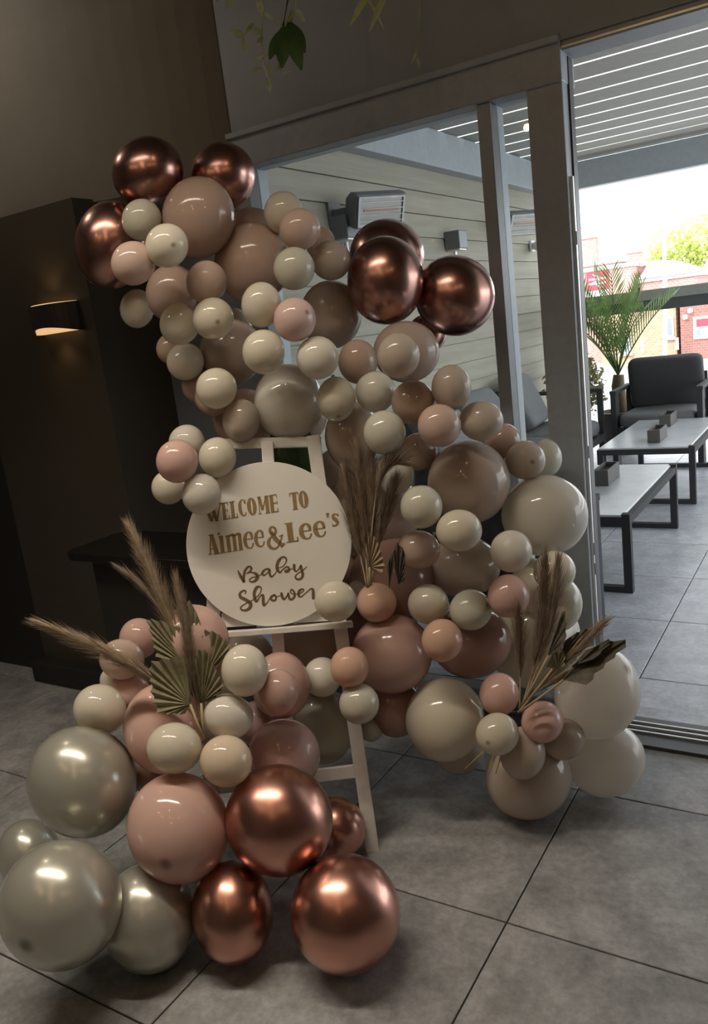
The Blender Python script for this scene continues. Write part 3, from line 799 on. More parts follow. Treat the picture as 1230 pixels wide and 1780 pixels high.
S_C = (-0.1771, 0.8998)
S_N = 0.012
sg = MB()
n = 96
RAD = 0.2315
rim = [(RAD * math.cos(2 * math.pi * k / n), RAD * math.sin(2 * math.pi * k / n)) for k in range(n)]
rim2 = [(0.9965 * x, 0.9965 * y) for x, y in rim]
def sp(x, y, h): return ep(S_C[0] + x, S_C[1] + y, S_N + h)
sg.add([sp(x, y, 0) for x, y in rim] + [sp(x, y, 0.0042) for x, y in rim] + [sp(x, y, 0.005) for x, y in rim2],
       [tuple(range(n))[::-1], tuple(2 * n + k for k in range(n))] + [(k, (k + 1) % n, n + (k + 1) % n, n + k) for k in range(n)]
       + [(n + k, n + (k + 1) % n, 2 * n + (k + 1) % n, 2 * n + k) for k in range(n)])
sign = sg.build('welcome_sign', M['sign'], origin=sp(0, 0, 0))
tag(sign, 'round white welcome sign with gold baby shower lettering on the easel', 'sign')

# lettering: brush strokes (x, y, width) drawn on a 2-D sheet, laid flat on the board
def sheet(ox, oy, s):
    def f(x, y):
        dx, dy = ox + x * s - 468.5, oy + y * s - 945.0
        return sp(0.00160773 * dx - 0.00022637 * dy, -0.00023252 * dx - 0.00161568 * dy, 0.0056)
    return f
def catmull(pts, k=6):
    if len(pts) < 3: return pts
    out = []
    P = [pts[0]] + list(pts) + [pts[-1]]
    for i in range(1, len(P) - 2):
        p0, p1, p2, p3 = P[i - 1], P[i], P[i + 1], P[i + 2]
        for j in range(k):
            t = j / k
            out.append(tuple(0.5 * ((2 * p1[c]) + (-p0[c] + p2[c]) * t + (2 * p0[c] - 5 * p1[c] + 4 * p2[c] - p3[c]) * t * t + (-p0[c] + 3 * p1[c] - 3 * p2[c] + p3[c]) * t ** 3) for c in range(3)))
    out.append(pts[-1])
    return out
def stroke(mb, f, pts, round_cap=True):
    pts = catmull(pts) if round_cap else pts
    L = []
    for i, (x, y, w) in enumerate(pts):
        x0, y0, _ = pts[max(i - 1, 0)]; x1, y1, _ = pts[min(i + 1, len(pts) - 1)]
        dx, dy = x1 - x0, y1 - y0
        l = math.hypot(dx, dy) or 1
        L.append((x, y, w / 2, -dy / l, dx / l))
    vs, fs = [], []
    for x, y, w, nx, ny in L:
        vs += [f(x + nx * w, y + ny * w), f(x - nx * w, y - ny * w)]
    fs = [(2 * i, 2 * i + 1, 2 * i + 3, 2 * i + 2) for i in range(len(L) - 1)]
    mb.add(vs, fs)
    if round_cap:
        for x, y, w, nx, ny in (L[0], L[-1]):
            mb.add([f(x + w * math.cos(a * math.pi / 5), y + w * math.sin(a * math.pi / 5)) for a in range(10)], [tuple(range(10))])
def ring(mb, f, cx, cy, rx, ry, irx, iry, lean):
    n = 36
    vs = []
    for k in range(n):
        c, s = math.cos(2 * math.pi * k / n), math.sin(2 * math.pi * k / n)
        vs += [f(cx + rx * c - lean * ry * s, cy + ry * s), f(cx + irx * c - lean * iry * s, cy + iry * s)]
    mb.add(vs, [(2 * k, 2 * k + 1, (2 * k + 3) % (2 * n), (2 * k + 2) % (2 * n)) for k in range(n)])
F1, F2, F3 = sheet(355, 840, 130 / 1230), sheet(475, 840, 130 / 1230), sheet(405, 960, 150 / 1230)
def st(*a): return ('s', a)
E_SHAPE = lambda dx, dy: [[(660 + 0 + dx, 925 + dy, 16), (805 + dx, 915 + dy, 16)],
    [(790 + dx, 912 + dy, 30), (775 + dx, 835 + dy, 44), (728 + dx, 808 + dy, 24), (684 + dx, 860 + dy, 52), (676 + dx, 950 + dy, 60), (698 + dx, 1030 + dy, 50), (745 + dx, 1068 + dy, 26), (792 + dx, 1048 + dy, 22), (810 + dx, 990 + dy, 24)]]
EB_SHAPE = lambda dx, dy: [[(460 + dx, 796 + dy, 18), (625 + dx, 776 + dy, 18)],
    [(603 + dx, 768 + dy, 44), (583 + dx, 702 + dy, 54), (526 + dx, 670 + dy, 28), (468 + dx, 722 + dy, 62), (460 + dx, 800 + dy, 80), (484 + dx, 870 + dy, 70), (542 + dx, 914 + dy, 32), (600 + dx, 896 + dy, 26), (624 + dx, 838 + dy, 28)]]
BLOCK = [   # letter, sheet, straight strokes, curved strokes, rings
    ('W', F1, [[(35, 392, 62), (138, 630, 50)], [(138, 632, 24), (180, 450, 20)], [(140, 400, 56), (220, 628, 50)], [(218, 630, 26), (275, 335, 22)], [(10, 398, 16), (80, 384, 16)], [(110, 404, 16), (190, 390, 16)], [(250, 342, 14), (300, 332, 14)]], [], []),
    ('E', F1, [[(318, 335, 56), (352, 600, 56)], [(283, 345, 22), (392, 324, 22)], [(384, 318, 16), (400, 378, 12)], [(335, 462, 18), (390, 450, 18)], [(384, 420, 12), (396, 485, 12)], [(318, 604, 20), (430, 584, 20)], [(428, 592, 18), (418, 530, 12)]], [], []),
    ('L', F1, [[(458, 312, 56), (490, 580, 56)], [(414, 324, 18), (502, 304, 18)], [(448, 583, 20), (562, 562, 20)], [(558, 572, 20), (546, 495, 12)]], [], []),
    ('C', F1, [[(668, 266, 14), (684, 350, 10)]], [[(672, 335, 26), (650, 290, 20), (622, 278, 22), (594, 330, 48), (592, 400, 56), (608, 480, 54), (642, 536, 26), (676, 528, 18), (694, 488, 18)]], []),
    ('O', F1, [], [], [(786, 388, 80, 145, 15, 118, -0.11)]),
    ('M', F1, [[(890, 238, 16), (918, 508, 16)], [(898, 235, 52), (966, 446, 44)], [(964, 446, 18), (1012, 218, 18)], [(1020, 216, 60), (1050, 494, 60)], [(868, 240, 16), (928, 228, 16)], [(892, 512, 16), (948, 502, 16)], [(995, 220, 16), (1050, 210, 16)], [(1008, 502, 16), (1084, 487, 16)]], [], []),
    ('E', F1, [[(1097, 206, 58), (1128, 480, 58)], [(1064, 213, 22), (1182, 190, 22)], [(1178, 186, 16), (1194, 248, 12)], [(1120, 337, 18), (1198, 322, 18)], [(1192, 288, 12), (1206, 352, 12)], [(1100, 486, 20), (1217, 464, 20)], [(1216, 472, 18), (1208, 405, 12)]], [], []),
    ('T', F2, [[(338, 165, 62), (366, 432, 62)], [(260, 176, 24), (402, 152, 24)], [(266, 172, 22), (276, 228, 10)], [(396, 156, 18), (404, 202, 10)], [(316, 438, 16), (408, 428, 16)]], [], []),
    ('O', F2, [], [], [(497, 270, 80, 145, 13, 112, -0.1)]),
    ('A', F1, [[(116, 852, 22), (112, 1165, 22)], [(132, 850, 56), (222, 1158, 76)], [(108, 1088, 18), (196, 1074, 18)], [(84, 1170, 16), (140, 1162, 16)], [(170, 1165, 16), (266, 1150, 16)], [(84, 860, 18), (165, 846, 18)]], [], []),
    ('i', F1, [[(288, 880, 62), (318, 1142, 62)], [(244, 886, 20), (312, 872, 20)], [(268, 1149, 16), (362, 1135, 16)], [(246, 818, 50), (252, 852, 44)]], [], []),
    ('m', F1, [[(392, 862, 60), (426, 1125, 60)], [(492, 846, 56), (522, 1105, 56)], [(582, 830, 58), (612, 1094, 58)], [(354, 876, 18), (414, 862, 18)], [(372, 1133, 16), (466, 1118, 16)], [(480, 1116, 16), (552, 1103, 16)], [(570, 1102, 16), (646, 1090, 16)]], [[(415, 880, 26), (465, 846, 34), (505, 860, 34)], [(512, 864, 26), (560, 830, 34), (598, 846, 34)]], []),
    ('e', F1, [E_SHAPE(0, 0)[0]], [E_SHAPE(0, 0)[1]], []),
    ('e', F1, [E_SHAPE(177, -27)[0]], [E_SHAPE(177, -27)[1]], []),
    ('ampersand', F1, [[(1095, 800, 60), (1180, 930, 76)], [(1180, 928, 78), (1300, 1040, 62)], [(1232, 878, 22), (1298, 850, 22)], [(1268, 1056, 30), (1322, 985, 34)]], [[(1112, 880, 30), (1066, 940, 50), (1062, 1010, 56), (1110, 1068, 50), (1180, 1072, 40), (1232, 1015, 30), (1262, 930, 26), (1276, 868, 26)]], [(1128, 785, 70, 80, 26, 42, -0.1)]),
    ('L', F2, [[(258, 672, 96), (296, 962, 96)], [(182, 672, 20), (320, 654, 20)], [(218, 973, 22), (408, 948, 22)], [(404, 958, 26), (398, 878, 18)]], [], []),
    ('e', F2, [EB_SHAPE(0, 0)[0]], [EB_SHAPE(0, 0)[1]], []),
    ('e', F2, [EB_SHAPE(230, -38)[0]], [EB_SHAPE(230, -38)[1]], []),
    ('apostrophe', F2, [[(891, 490, 54), (897, 568, 32)]], [], []),
    ('s', F2, [[(1060, 498, 14), (1072, 552, 12)], [(966, 664, 12), (982, 720, 14)]], [[(1060, 528, 22), (1028, 508, 22), (988, 522, 42), (988, 568, 56), (1030, 606, 62), (1058, 650, 52), (1036, 692, 32), (985, 700, 24)]], []),
]
for ch, f, straight, curved, rings in BLOCK:
    mb = MB()
    for s in straight: stroke(mb, f, s, False)
    for s in curved: stroke(mb, f, s, True)
    for r in rings: ring(mb, f, *r)
    mb.build('letter', M['gold'], sign)['label'] = 'gold block letter ' + ch if len(ch) == 1 else 'gold ' + ch
SCRIPT = [
    ('B', [[(75, 255, 14), (115, 335, 42), (160, 408, 46)], [(160, 405, 20), (165, 300, 38), (200, 222, 32), (245, 200, 28), (266, 232, 34), (245, 270, 24), (200, 300, 14)], [(205, 298, 12), (270, 282, 18), (338, 312, 44), (350, 360, 48), (310, 408, 36), (256, 414, 22), (240, 385, 18), (275, 355, 14), (330, 345, 14), (390, 320, 14), (412, 295, 14)]]),
    ('a', [[(520, 245, 28), (480, 235, 26), (432, 270, 34), (420, 308, 30), (450, 322, 22), (500, 282, 16), (520, 248, 20)], [(520, 250, 34), (526, 310, 34), (550, 345, 26), (590, 312, 16), (628, 258, 12)]]),
    ('b', [[(640, 225, 10), (715, 195, 14), (760, 122, 20), (745, 76, 28), (700, 70, 28), (650, 120, 44), (627, 200, 44), (642, 262, 40), (672, 284, 24), (712, 240, 16), (760, 206, 24), (795, 222, 34), (795, 260, 34), (756, 280, 28), (738, 258, 16), (790, 245, 12), (842, 235, 12)]]),
    ('y', [[(870, 182, 40), (870, 235, 40), (892, 270, 24), (930, 245, 18), (962, 198, 30)], [(966, 195, 38), (978, 260, 40), (992, 320, 42), (965, 374, 34), (910, 380, 28), (886, 346, 24), (920, 300, 16), (990, 258, 14), (1052, 202, 12)]]),
    ('S', [[(180, 580, 16), (186, 546, 20), (150, 540, 28), (106, 580, 36), (116, 630, 44), (190, 670, 48), (254, 720, 52), (244, 780, 48), (190, 814, 36), (130, 808, 26), (120, 770, 22), (170, 730, 16), (250, 690, 16), (312, 652, 12)]]),
    ('h', [[(312, 652, 12), (385, 580, 14), (405, 512, 20), (380, 486, 28), (336, 500, 42), (306, 580, 46), (320, 668, 44), (346, 690, 30), (385, 622, 18), (428, 602, 32), (432, 680, 44), (442, 744, 38), (480, 720, 18), (530, 640, 12)]]),
    ('o', [[(590, 600, 26), (546, 630, 36), (550, 670, 32), (590, 680, 28), (616, 646, 26), (602, 610, 26), (588, 600, 24)], [(605, 632, 12), (680, 608, 12)]]),
    ('w', [[(690, 582, 38), (706, 640, 40), (732, 664, 26), (765, 620, 20), (788, 578, 22)], [(786, 590, 34), (802, 650, 36), (836, 668, 30), (874, 620, 36), (868, 560, 28), (834, 526, 24), (816, 560, 18), (850, 590, 16), (902, 590, 12)]]),
    ('e', [[(902, 590, 12), (960, 580, 14), (1004, 540, 18), (985, 520, 24), (942, 550, 42), (932, 605, 40), (966, 630, 22), (1040, 570, 16), (1096, 522, 18)]]),
    ('r', [[(1096, 522, 20), (1130, 522, 34), (1140, 580, 44), (1140, 652, 38)]]),
]
for ch, strokes in SCRIPT:
    mb = MB()
    for s in strokes: stroke(mb, F3, s, True)
    mb.build('letter', M['gold_dark'], sign)['label'] = 'bronze script letter ' + ch

# ------------------------------------------------------------------ pampas grass and dried palm leaves
def bez(a, b, c, t):
    return a * (1 - t) ** 2 + b * 2 * t * (1 - t) + c * t * t
def pampas(label, base, mid, tip, plume_from, width, hairs, mat, seed, group):
    """base, mid, tip are (px, py, depth); the plume covers the stem from plume_from to the tip"""
    rg = random.Random(seed)
    A, Bm, T = at(*base), at(*mid), at(*tip)
    root = empty('pampas_grass', A)
    tag(root, label, 'pampas grass', group)
    pts = [bez(A, Bm, T, t / 14) for t in range(15)]
    MB().tube(pts, [0.0026 - 0.0017 * i / 14 for i in range(15)], 6).build('stem', M['stalk'], root, smooth=True)
    hb = MB()
    for k in range(int(hairs * 2.2)):
        t = plume_from + (1.0 - plume_from) * rg.random() ** 0.9
        t = min(t, 0.985)
        p = bez(A, Bm, T, t)
        d = (bez(A, Bm, T, min(1, t + 0.02)) - bez(A, Bm, T, t - 0.02)).normalized()
        side = Vector((rg.gauss(0, 1), rg.gauss(0, 1), rg.gauss(0, 1)))
        side = (side - d * side.dot(d)).normalized()
        u = (t - plume_from) / (1 - plume_from)
        env = 1.75 * width * (0.45 + 0.9 * math.sin(math.pi * min(1, u * 0.8 + 0.16))) * rg.uniform(0.15, 1.0)
        L = rg.uniform(0.06, 0.14) * (1.0 - 0.45 * u)
        q1 = p + d * L * 0.5 + side * env * 0.55
        q2 = p + d * L + side * env * 1.0 + Vector((0, 0, -0.004))
        wd = d.cross(side) * rg.uniform(0.0005, 0.0011)
        hb.add([p - wd, p + wd, q1 + wd * 0.9, q1 - wd * 0.9, q2], [(0, 1, 2, 3), (3, 2, 4)])
    hb.build('plume', mat, root)['kind'] = 'stuff'
    return root

def palm_leaf(label, hub, outline, mat, group, stalk_to=None, depth_out=None, folds=11, amp=0.0035, stalk_r=0.0032):
    """hub (px, py, depth); outline: pixel polyline of the cut leaf edge; pleats run from the hub to that edge"""
    H = at(*hub)
    n = folds * 2
    seg = [math.dist(outline[i], outline[i + 1]) for i in range(len(outline) - 1)]
    tot = sum(seg)
    edge = []
    for k in range(n + 1):
        s = tot * k / n
        i = 0
        while i < len(seg) - 1 and s > seg[i]:
            s -= seg[i]; i += 1
        f = min(1, s / seg[i])
        a, b = outline[i], outline[i + 1]
        jag = 1.0 + (0.03 if k % 2 else -0.03)
        x, y = a[0] + (b[0] - a[0]) * f, a[1] + (b[1] - a[1]) * f
        x, y = hub[0] + (x - hub[0]) * jag, hub[1] + (y - hub[1]) * jag
        dd = hub[2] + (depth_out[0] + (depth_out[1] - depth_out[0]) * k / n if depth_out else 0)
        edge.append(at(x, y, dd))
    nrm = -CAM_F
    root = empty('dried_palm_leaf', H if stalk_to is None else at(*stalk_to))
    tag(root, label, 'dried leaf', group)
    bl = MB()
    rows = 5
    vs = []
    for k in range(n + 1):
        for r in range(rows):
            t = 0.03 + 0.97 * r / (rows - 1)
            p = H.lerp(edge[k], t) + nrm * (amp if k % 2 else -amp) * (0.25 + t) + nrm * 0.012 * t * t
            vs.append(p)
    th = nrm * -0.0008
    N0 = len(vs)
    vs2 = vs + [p + th for p in vs]
    fs = []
    for k in range(n):
        for r in range(rows - 1):
            a, b, c, d = k * rows + r, (k + 1) * rows + r, (k + 1) * rows + r + 1, k * rows + r + 1
            fs += [(a, b, c, d), (a + N0, d + N0, c + N0, b + N0)]
    bl.add(vs2, fs)
    bl.build('blade', mat, root)
    if stalk_to:
        MB().tube([H + nrm * 0.002, H.lerp(at(*stalk_to), 0.5) + nrm * 0.004, at(*stalk_to)], [stalk_r, stalk_r, stalk_r * 1.15], 8).build('stalk', M['stalk'], root, smooth=True)
    return root

# the bunch rising from the floor cluster, left of the easel
GL = 'dried bunch left of the easel'
pampas('tall tan pampas plume leaning left above the floor cluster', (352, 1270, 2.0), (322, 1120, 2.02), (231, 928, 2.1), 0.42, 0.020, 620, M['pampas'], 1, GL)
pampas('low pampas plume pointing left over the small nude balloons', (350, 1262, 2.0), (292, 1172, 1.98), (80, 1088, 1.98), 0.36, 0.016, 620, M['pampas'], 2, GL)
pampas('short pampas plume upright between the two dried palm spears', (350, 1262, 2.0), (334, 1140, 2.0), (309, 1022, 2.05), 0.35, 0.014, 380, M['pampas_dark'], 3, GL)
pampas('small thin pampas plume crossing the tallest one at left', (340, 1200, 2.02), (300, 1060, 2.04), (222, 1000, 2.06), 0.55, 0.008, 130, M['pampas_dark'], 4, GL)
pampas('brown pampas plume running down behind the front palm fan', (353, 1268, 1.99), (336, 1190, 1.98), (325, 1100, 1.99), 0.2, 0.012, 300, M['pampas_dark'], 5, GL)
palm_leaf('olive dried palm leaf with a pointed upper left corner', (326, 1158, 2.01), [(276, 1147), (266, 1108), (257, 1074), (290, 1080), (318, 1092)], M['palm_dry'], GL, (345, 1235, 2.0), (0.0, 0.02), 9)
palm_leaf('pale green dried palm fan in front, left of its stalk', (331, 1224, 1.97), [(322, 1240), (277, 1237), (266, 1205), (262, 1150), (290, 1143), (328, 1140), (333, 1180)], M['palm_dry'], GL, (355, 1285, 1.96), (0.02, -0.01), 13)
palm_leaf('pale green dried palm fan on the right of the stalk', (350, 1222, 1.97), [(340, 1150), (347, 1126), (362, 1132), (378, 1165), (390, 1192), (370, 1218)], M['palm_dry'], GL, (355, 1283, 1.965), (-0.01, 0.02), 10)
palm_leaf('narrow folded palm spear standing between the plume and the pink balloon', (338, 1140, 2.02), [(326, 1090), (325, 1040), (334, 1046), (346, 1070), (352, 1092), (348, 1120)], M['palm_dry'], GL, (346, 1230, 2.0), (0.0, 0.03), 6)
palm_leaf('dark olive palm leaf at the right, behind the cream balloon', (362, 1166, 2.03), [(352, 1112), (356, 1094), (376, 1098), (398, 1116), (402, 1124), (386, 1150)], M['palm_dry'], GL, (352, 1240, 2.01), (0.0, 0.02), 8)
# the bunch right of the sign
GM = 'dried bunch right of the sign'
pampas('broad brown pampas plume rising beside the sign', (640, 1022, 2.17), (632, 920, 2.18), (622, 792, 2.2), 0.22, 0.026, 640, M['pampas_dark'], 11, GM)
pampas('brown pampas plume hugging the right rim of the sign', (638, 1022, 2.17), (618, 930, 2.17), (600, 835, 2.19), 0.25, 0.018, 420, M['pampas_dark'], 12, GM)
pampas('upright brown pampas plume, tallest of the bunch by the sign', (642, 1020, 2.17), (650, 900, 2.17), (644, 785, 2.19), 0.22, 0.022, 480, M['pampas_dark'], 13, GM)
pampas('drooping pampas plume whose tip curls onto the off-white balloon', (645, 1018, 2.17), (640, 800, 2.14), (694, 806, 2.12), 0.4, 0.014, 360, M['pampas_dark'], 14, GM)
pampas('loose pampas plume leaning right behind the dark dried leaves', (645, 1015, 2.19), (668, 900, 2.2), (682, 850, 2.2), 0.3, 0.016, 320, M['pampas_dark'], 15, GM)
palm_leaf('small tan palm fan at the foot of the pampas by the sign', (642, 986, 2.155), [(634, 950), (645, 922), (656, 945), (664, 968), (668, 985), (660, 1000)], M['pampas'], GM, (642, 1018, 2.16), (0.0, 0.01), 9)
palm_leaf('grey dark dried leaf folded upright, right of the pampas', (676, 1024, 2.13), [(672, 985), (680, 962), (685, 980), (680, 1005)], M['palm_dark'], GM, None, (0.0, 0.01), 4, 0.003)
palm_leaf('blackish dried leaf hanging beside the small nude balloon', (692, 1016, 2.14), [(680, 968), (690, 942), (703, 958), (704, 985), (702, 1010)], M['palm_dark'], GM, None, (0.0, 0.01), 6, 0.004)
# the bunch at lower right
GR = 'dried bunch at lower right'
pampas('upright pampas plume with two tips before the cream balloons at right', (905, 1232, 2.1), (945, 1120, 2.08), (946, 982, 2.06), 0.3, 0.018, 480, M['pampas_dark'], 21, GR)
pampas('slender pampas plume reaching highest beside the black door post', (905, 1230, 2.1), (962, 1110, 2.07), (968, 988, 2.05), 0.3, 0.014, 380, M['pampas_dark'], 22, GR)
pampas('wispy pampas plume leaning left over the large cream balloon', (903, 1232, 2.1), (905, 1150, 2.08), (900, 1075, 2.07), 0.3, 0.016, 280, M['pampas_dark'], 23, GR)
pampas('pampas plume slanting right under the dark palm leaf', (900, 1238, 2.09), (960, 1170, 2.06), (1036, 1095, 2.03), 0.3, 0.014, 380, M['pampas'], 24, GR)
pampas('short pampas plume lying over the right blush balloon', (903, 1226, 2.1), (945, 1188, 2.09), (1004, 1168, 2.08), 0.25, 0.008, 200, M['pampas'], 25, GR)
palm_leaf('dark pointed palm spear before the black door post', (952, 1140, 2.055), [(962, 1100), (978, 1056), (982, 1090), (980, 1110), (972, 1135)], M['palm_dark'], GR, (908, 1225, 2.09), (0.0, -0.02), 6)
palm_leaf('brown palm fan with a square cut edge at lower right', (962, 1160, 2.05), [(980, 1112), (1000, 1098), (1022, 1090), (1026, 1108), (1010, 1130), (992, 1152)], M['palm_dark'], GR, (910, 1226, 2.09), (0.0, -0.02), 8)
palm_leaf('grey pleated palm leaf catching light, lower right', (970, 1165, 2.04), [(946, 1158), (958, 1136), (974, 1124), (980, 1140), (978, 1160)], M['palm_dry'], GR, None, (0.0, 0.0), 7)
palm_leaf('long dark palm leaf stretching furthest right over the white balloon', (978, 1182, 2.035), [(1018, 1128), (1060, 1112), (1090, 1112), (1084, 1122), (1056, 1148), (1030, 1172), (1018, 1190)], M['palm_dark'], GR, (905, 1236, 2.08), (-0.01, -0.05), 7)
palm_leaf('thin dark palm strip above the longest dried leaf', (992, 1160, 2.035), [(1026, 1128), (1050, 1110), (1062, 1112), (1052, 1122), (1030, 1144)], M['palm_dark'], GR, None, (0.0, -0.04), 4, 0.002)
for k, (a, b) in enumerate((((866, 1300, 2.12), (846, 1352, 2.1)), ((874, 1302, 2.12), (861, 1345, 2.1)), ((852, 1296, 2.15), (808, 1336, 2.17)))):
    s = MB().tube([at(*a), at(*b)], [0.0022, 0.0018], 6).build('cut_stem', M['stalk'], smooth=True, origin=at(*b))
    tag(s, ['pale cut stem end sticking out lowest under the cream balloon with brown tip', 'second cut stem end, right of the lowest one, under the tipped cream balloon', 'dark cut stem pointing left under the large cream balloon'][k], 'stem', 'cut stem ends of the right bunch')

# ------------------------------------------------------------------ left side: console table, wall light, lamp housing
con = empty('console_table', (-2.15, 2.0, 0))
tag(con, 'black console table standing before the brown pier', 'table')
ct = MB()
pts = []
for cx, cy, a0 in ((-2.46, 1.92, 180), (-1.80, 1.92, 270), (-1.80, 2.12, 0), (-2.46, 2.12, 90)):
    for k in range(7):
        a = math.radians(a0 + 90 * k / 6)
        pts.append((cx + 0.06 * math.cos(a), cy + 0.06 * math.sin(a)))
n = len(pts)
ct.add([(x, y, 0.72) for x, y in pts] + [(x, y, 0.75) for x, y in pts], [tuple(range(n))[::-1], tuple(range(n, 2 * n))] + [(i, (i + 1) % n, n + (i + 1) % n, n + i) for i in range(n)])
M['black_top'] = plain('black_lacquer', (0.010, 0.010, 0.010), 0.25)
ct.build('table_top', M['black_top'], con, bevel=0.003)
MB().box(-2.44, -1.84, 1.93, 2.11, 0.06, 0.72).build('body', M['wall_black'], con)
MB().box(-2.42, -1.86, 1.95, 2.10, 0.0, 0.06).build('plinth', M['black_top'], con)

sc = empty('wall_light', (-2.68, 2.2, 1.555))
tag(sc, 'dark half-round wall light glowing amber above and below', 'wall light')
def half_round(z0, z1, r, dep, n=18):
    ring_ = [(-2.68 + r * math.cos(math.pi + math.pi * k / n), 2.20 + dep * math.sin(math.pi + math.pi * k / n)) for k in range(n + 1)]
    return ring_
sh = MB()
n = 18
rg0 = half_round(0, 0, 0.125, 0.10, n)
rg1 = half_round(0, 0, 0.119, 0.094, n)
arc = [math.sin(math.pi * i / n) for i in range(n + 1)]
vs = []
for rg_ in (rg0, rg1):
    vs += [(x, y, 1.553 + 0.024 * arc[i] ** 1.5) for i, (x, y) in enumerate(rg_)] + [(x, y, 1.665 - 0.003 * arc[i]) for i, (x, y) in enumerate(rg_)]
k = n + 1
fs = []
for i in range(n):
    fs += [(i, i + 1, k + i + 1, k + i), (2 * k + i, 3 * k + i, 3 * k + i + 1, 2 * k + i + 1), (i, 2 * k + i, 2 * k + i + 1, i + 1), (k + i, k + i + 1, 3 * k + i + 1, 3 * k + i)]
sh.add(vs, fs)
sh.build('shade', M['sconce'], sc)
for nm, z0, dz, dp in (('lower_diffuser', 1.556, 0.045, 0.09), ('upper_diffuser', 1.640, 0.0265, 0.09)):
    gl = MB()
    r2 = half_round(0, 0, 0.114, dp, n)
    gl.add([(x, y, z0) for x, y in r2] + [(x, y, z0 + dz) for x, y in r2], [tuple(range(k))[::-1], tuple(range(k, 2 * k))] + [(i, i + 1, k + i + 1, k + i) for i in range(n)])
    gl.build(nm, M['sconce_glow'], sc)
for zz, rx_ in ((1.54, 0), (1.69, math.pi)):
    pd = bpy.data.lights.new('wall_light_beam', 'SPOT')
    pd.energy = 0.35
    pd.color = (1.0, 0.62, 0.28)
    pd.spot_size = math.radians(120)
    pd.spot_blend = 0.8
    pd.shadow_soft_size = 0.03
    po = bpy.data.objects.new('wall_light_beam', pd)
    po.location = (-2.68, 2.15, zz)
    po.rotation_euler = (rx_, 0, 0)
    COL.objects.link(po)

lf = empty('linear_ceiling_lamp', (lamp_a + lamp_b) / 2 + Vector((0, 0, 0.03)))
tag(lf, 'long slim ceiling lamp above the viewer, out of view', 'lamp')
MB().bar(lamp_a + Vector((0, 0, 0.035)), lamp_b + Vector((0, 0, 0.035)), 0.12, 0.05, (0, 0, 1)).build('housing', M['lamp_glow'], lf)
for e in (0.12, 0.88):
    q = lamp_a.lerp(lamp_b, e)
    MB().tube([q + Vector((0, 0, 0.06)), Vector((q.x, q.y, CEIL))], 0.006, 6).build('hanger', M['black_metal'], lf)

# ------------------------------------------------------------------ hanging greenery at the top
def leaf_blade(mb, base, tip, width, nrm, curl=0.12, n=6):
    base, tip = Vector(base), Vector(tip)
    d = tip - base
    L = d.length
    s = d.cross(nrm).normalized()
    vs = []
    for i in range(n + 1):
        t = i / n
        w = width * math.sin(math.pi * min(1.0, t * 0.92 + 0.06)) ** 0.8 * (1 - 0.25 * t)
        c = base + d * t + nrm * curl * L * math.sin(math.pi * t) * 0.6
        vs += [c - s * w / 2 - nrm * 0.12 * w, c + nrm * 0.04 * w, c + s * w / 2 - nrm * 0.12 * w]
    fs = []
    for i in range(n):
        a = 3 * i
        fs += [(a, a + 1, a + 4, a + 3), (a + 1, a + 2, a + 5, a + 4)]
    mb.add(vs, fs)
VD = 2.15
toward = -CAM_F
def vine(label, stem_px, leaves, mat, width=0.028, d=VD):
    top = at(stem_px[0][0], stem_px[0][1], d)
    root = empty('trailing_vine', Vector((top.x, top.y, 2.93)))
    tag(root, label, 'hanging plant', 'greenery hanging at the top')
    pts = [Vector((top.x, top.y, 2.97)), Vector((top.x, top.y, top.z + 0.1))] + [at(x, y, d) for x, y in stem_px]
    MB().tube(pts, 0.0022, 6).build('vine_stem', mat, root, smooth=True)
    for (x0, y0, x1, y1, w) in leaves:
        mb = MB()
        off = random.uniform(-0.03, 0.03)
        nr = (toward + Vector((random.uniform(-.4, .4), random.uniform(-.4, .4), random.uniform(-.2, .5)))).normalized()
        leaf_blade(mb, at(x0, y0, d), at(x1, y1, d + off), w * d / FOCAL, nr)
        mb.build('leaf', mat, root, smooth=True)
    return root
vine('trailing vine with small pale leaves hanging at the top left', [(452, -30), (455, 40), (455, 95), (462, 125), (468, 150)],
     [(424, 62, 397, 54, 15), (422, 66, 428, 94, 12), (452, 118, 438, 126, 14), (466, 112, 470, 132, 11), (466, 136, 469, 161, 12), (455, 60, 440, 48, 14), (455, 62, 448, 80, 13), (462, 92, 442, 103, 11),
      (456, 20, 446, 2, 14), (460, 22, 476, 34, 11), (398, -12, 372, 5, 12), (410, -14, 392, 19, 12), (478, -10, 468, 6, 10), (440, 40, 426, 62, 10)], M['ivy'])
vine('vine with narrow folded leaves beside the broad dark leaf', [(520, -30), (512, 10), (498, 40), (490, 60)],
     [(512, 14, 501, 38, 9), (514, 16, 530, 38, 14), (494, 26, 488, 60, 8), (508, 30, 500, 42, 7), (490, 110, 482, 128, 10), (488, 112, 478, 116, 8), (490, 128, 506, 124, 6)], M['ivy'])
bd = empty('broad_leaf_plant', Vector((at(505, -20, VD).x, at(505, -20, VD).y, 2.93)))
tag(bd, 'broad dark green leaves hanging at the top beside the vine', 'hanging plant', 'greenery hanging at the top')
MB().tube([Vector((at(505, -20, VD).x, at(505, -20, VD).y, 2.97)), at(500, 0, VD), at(492, 45, VD)], 0.003, 6).build('plant_stem', M['ivy_dark'], bd, smooth=True)
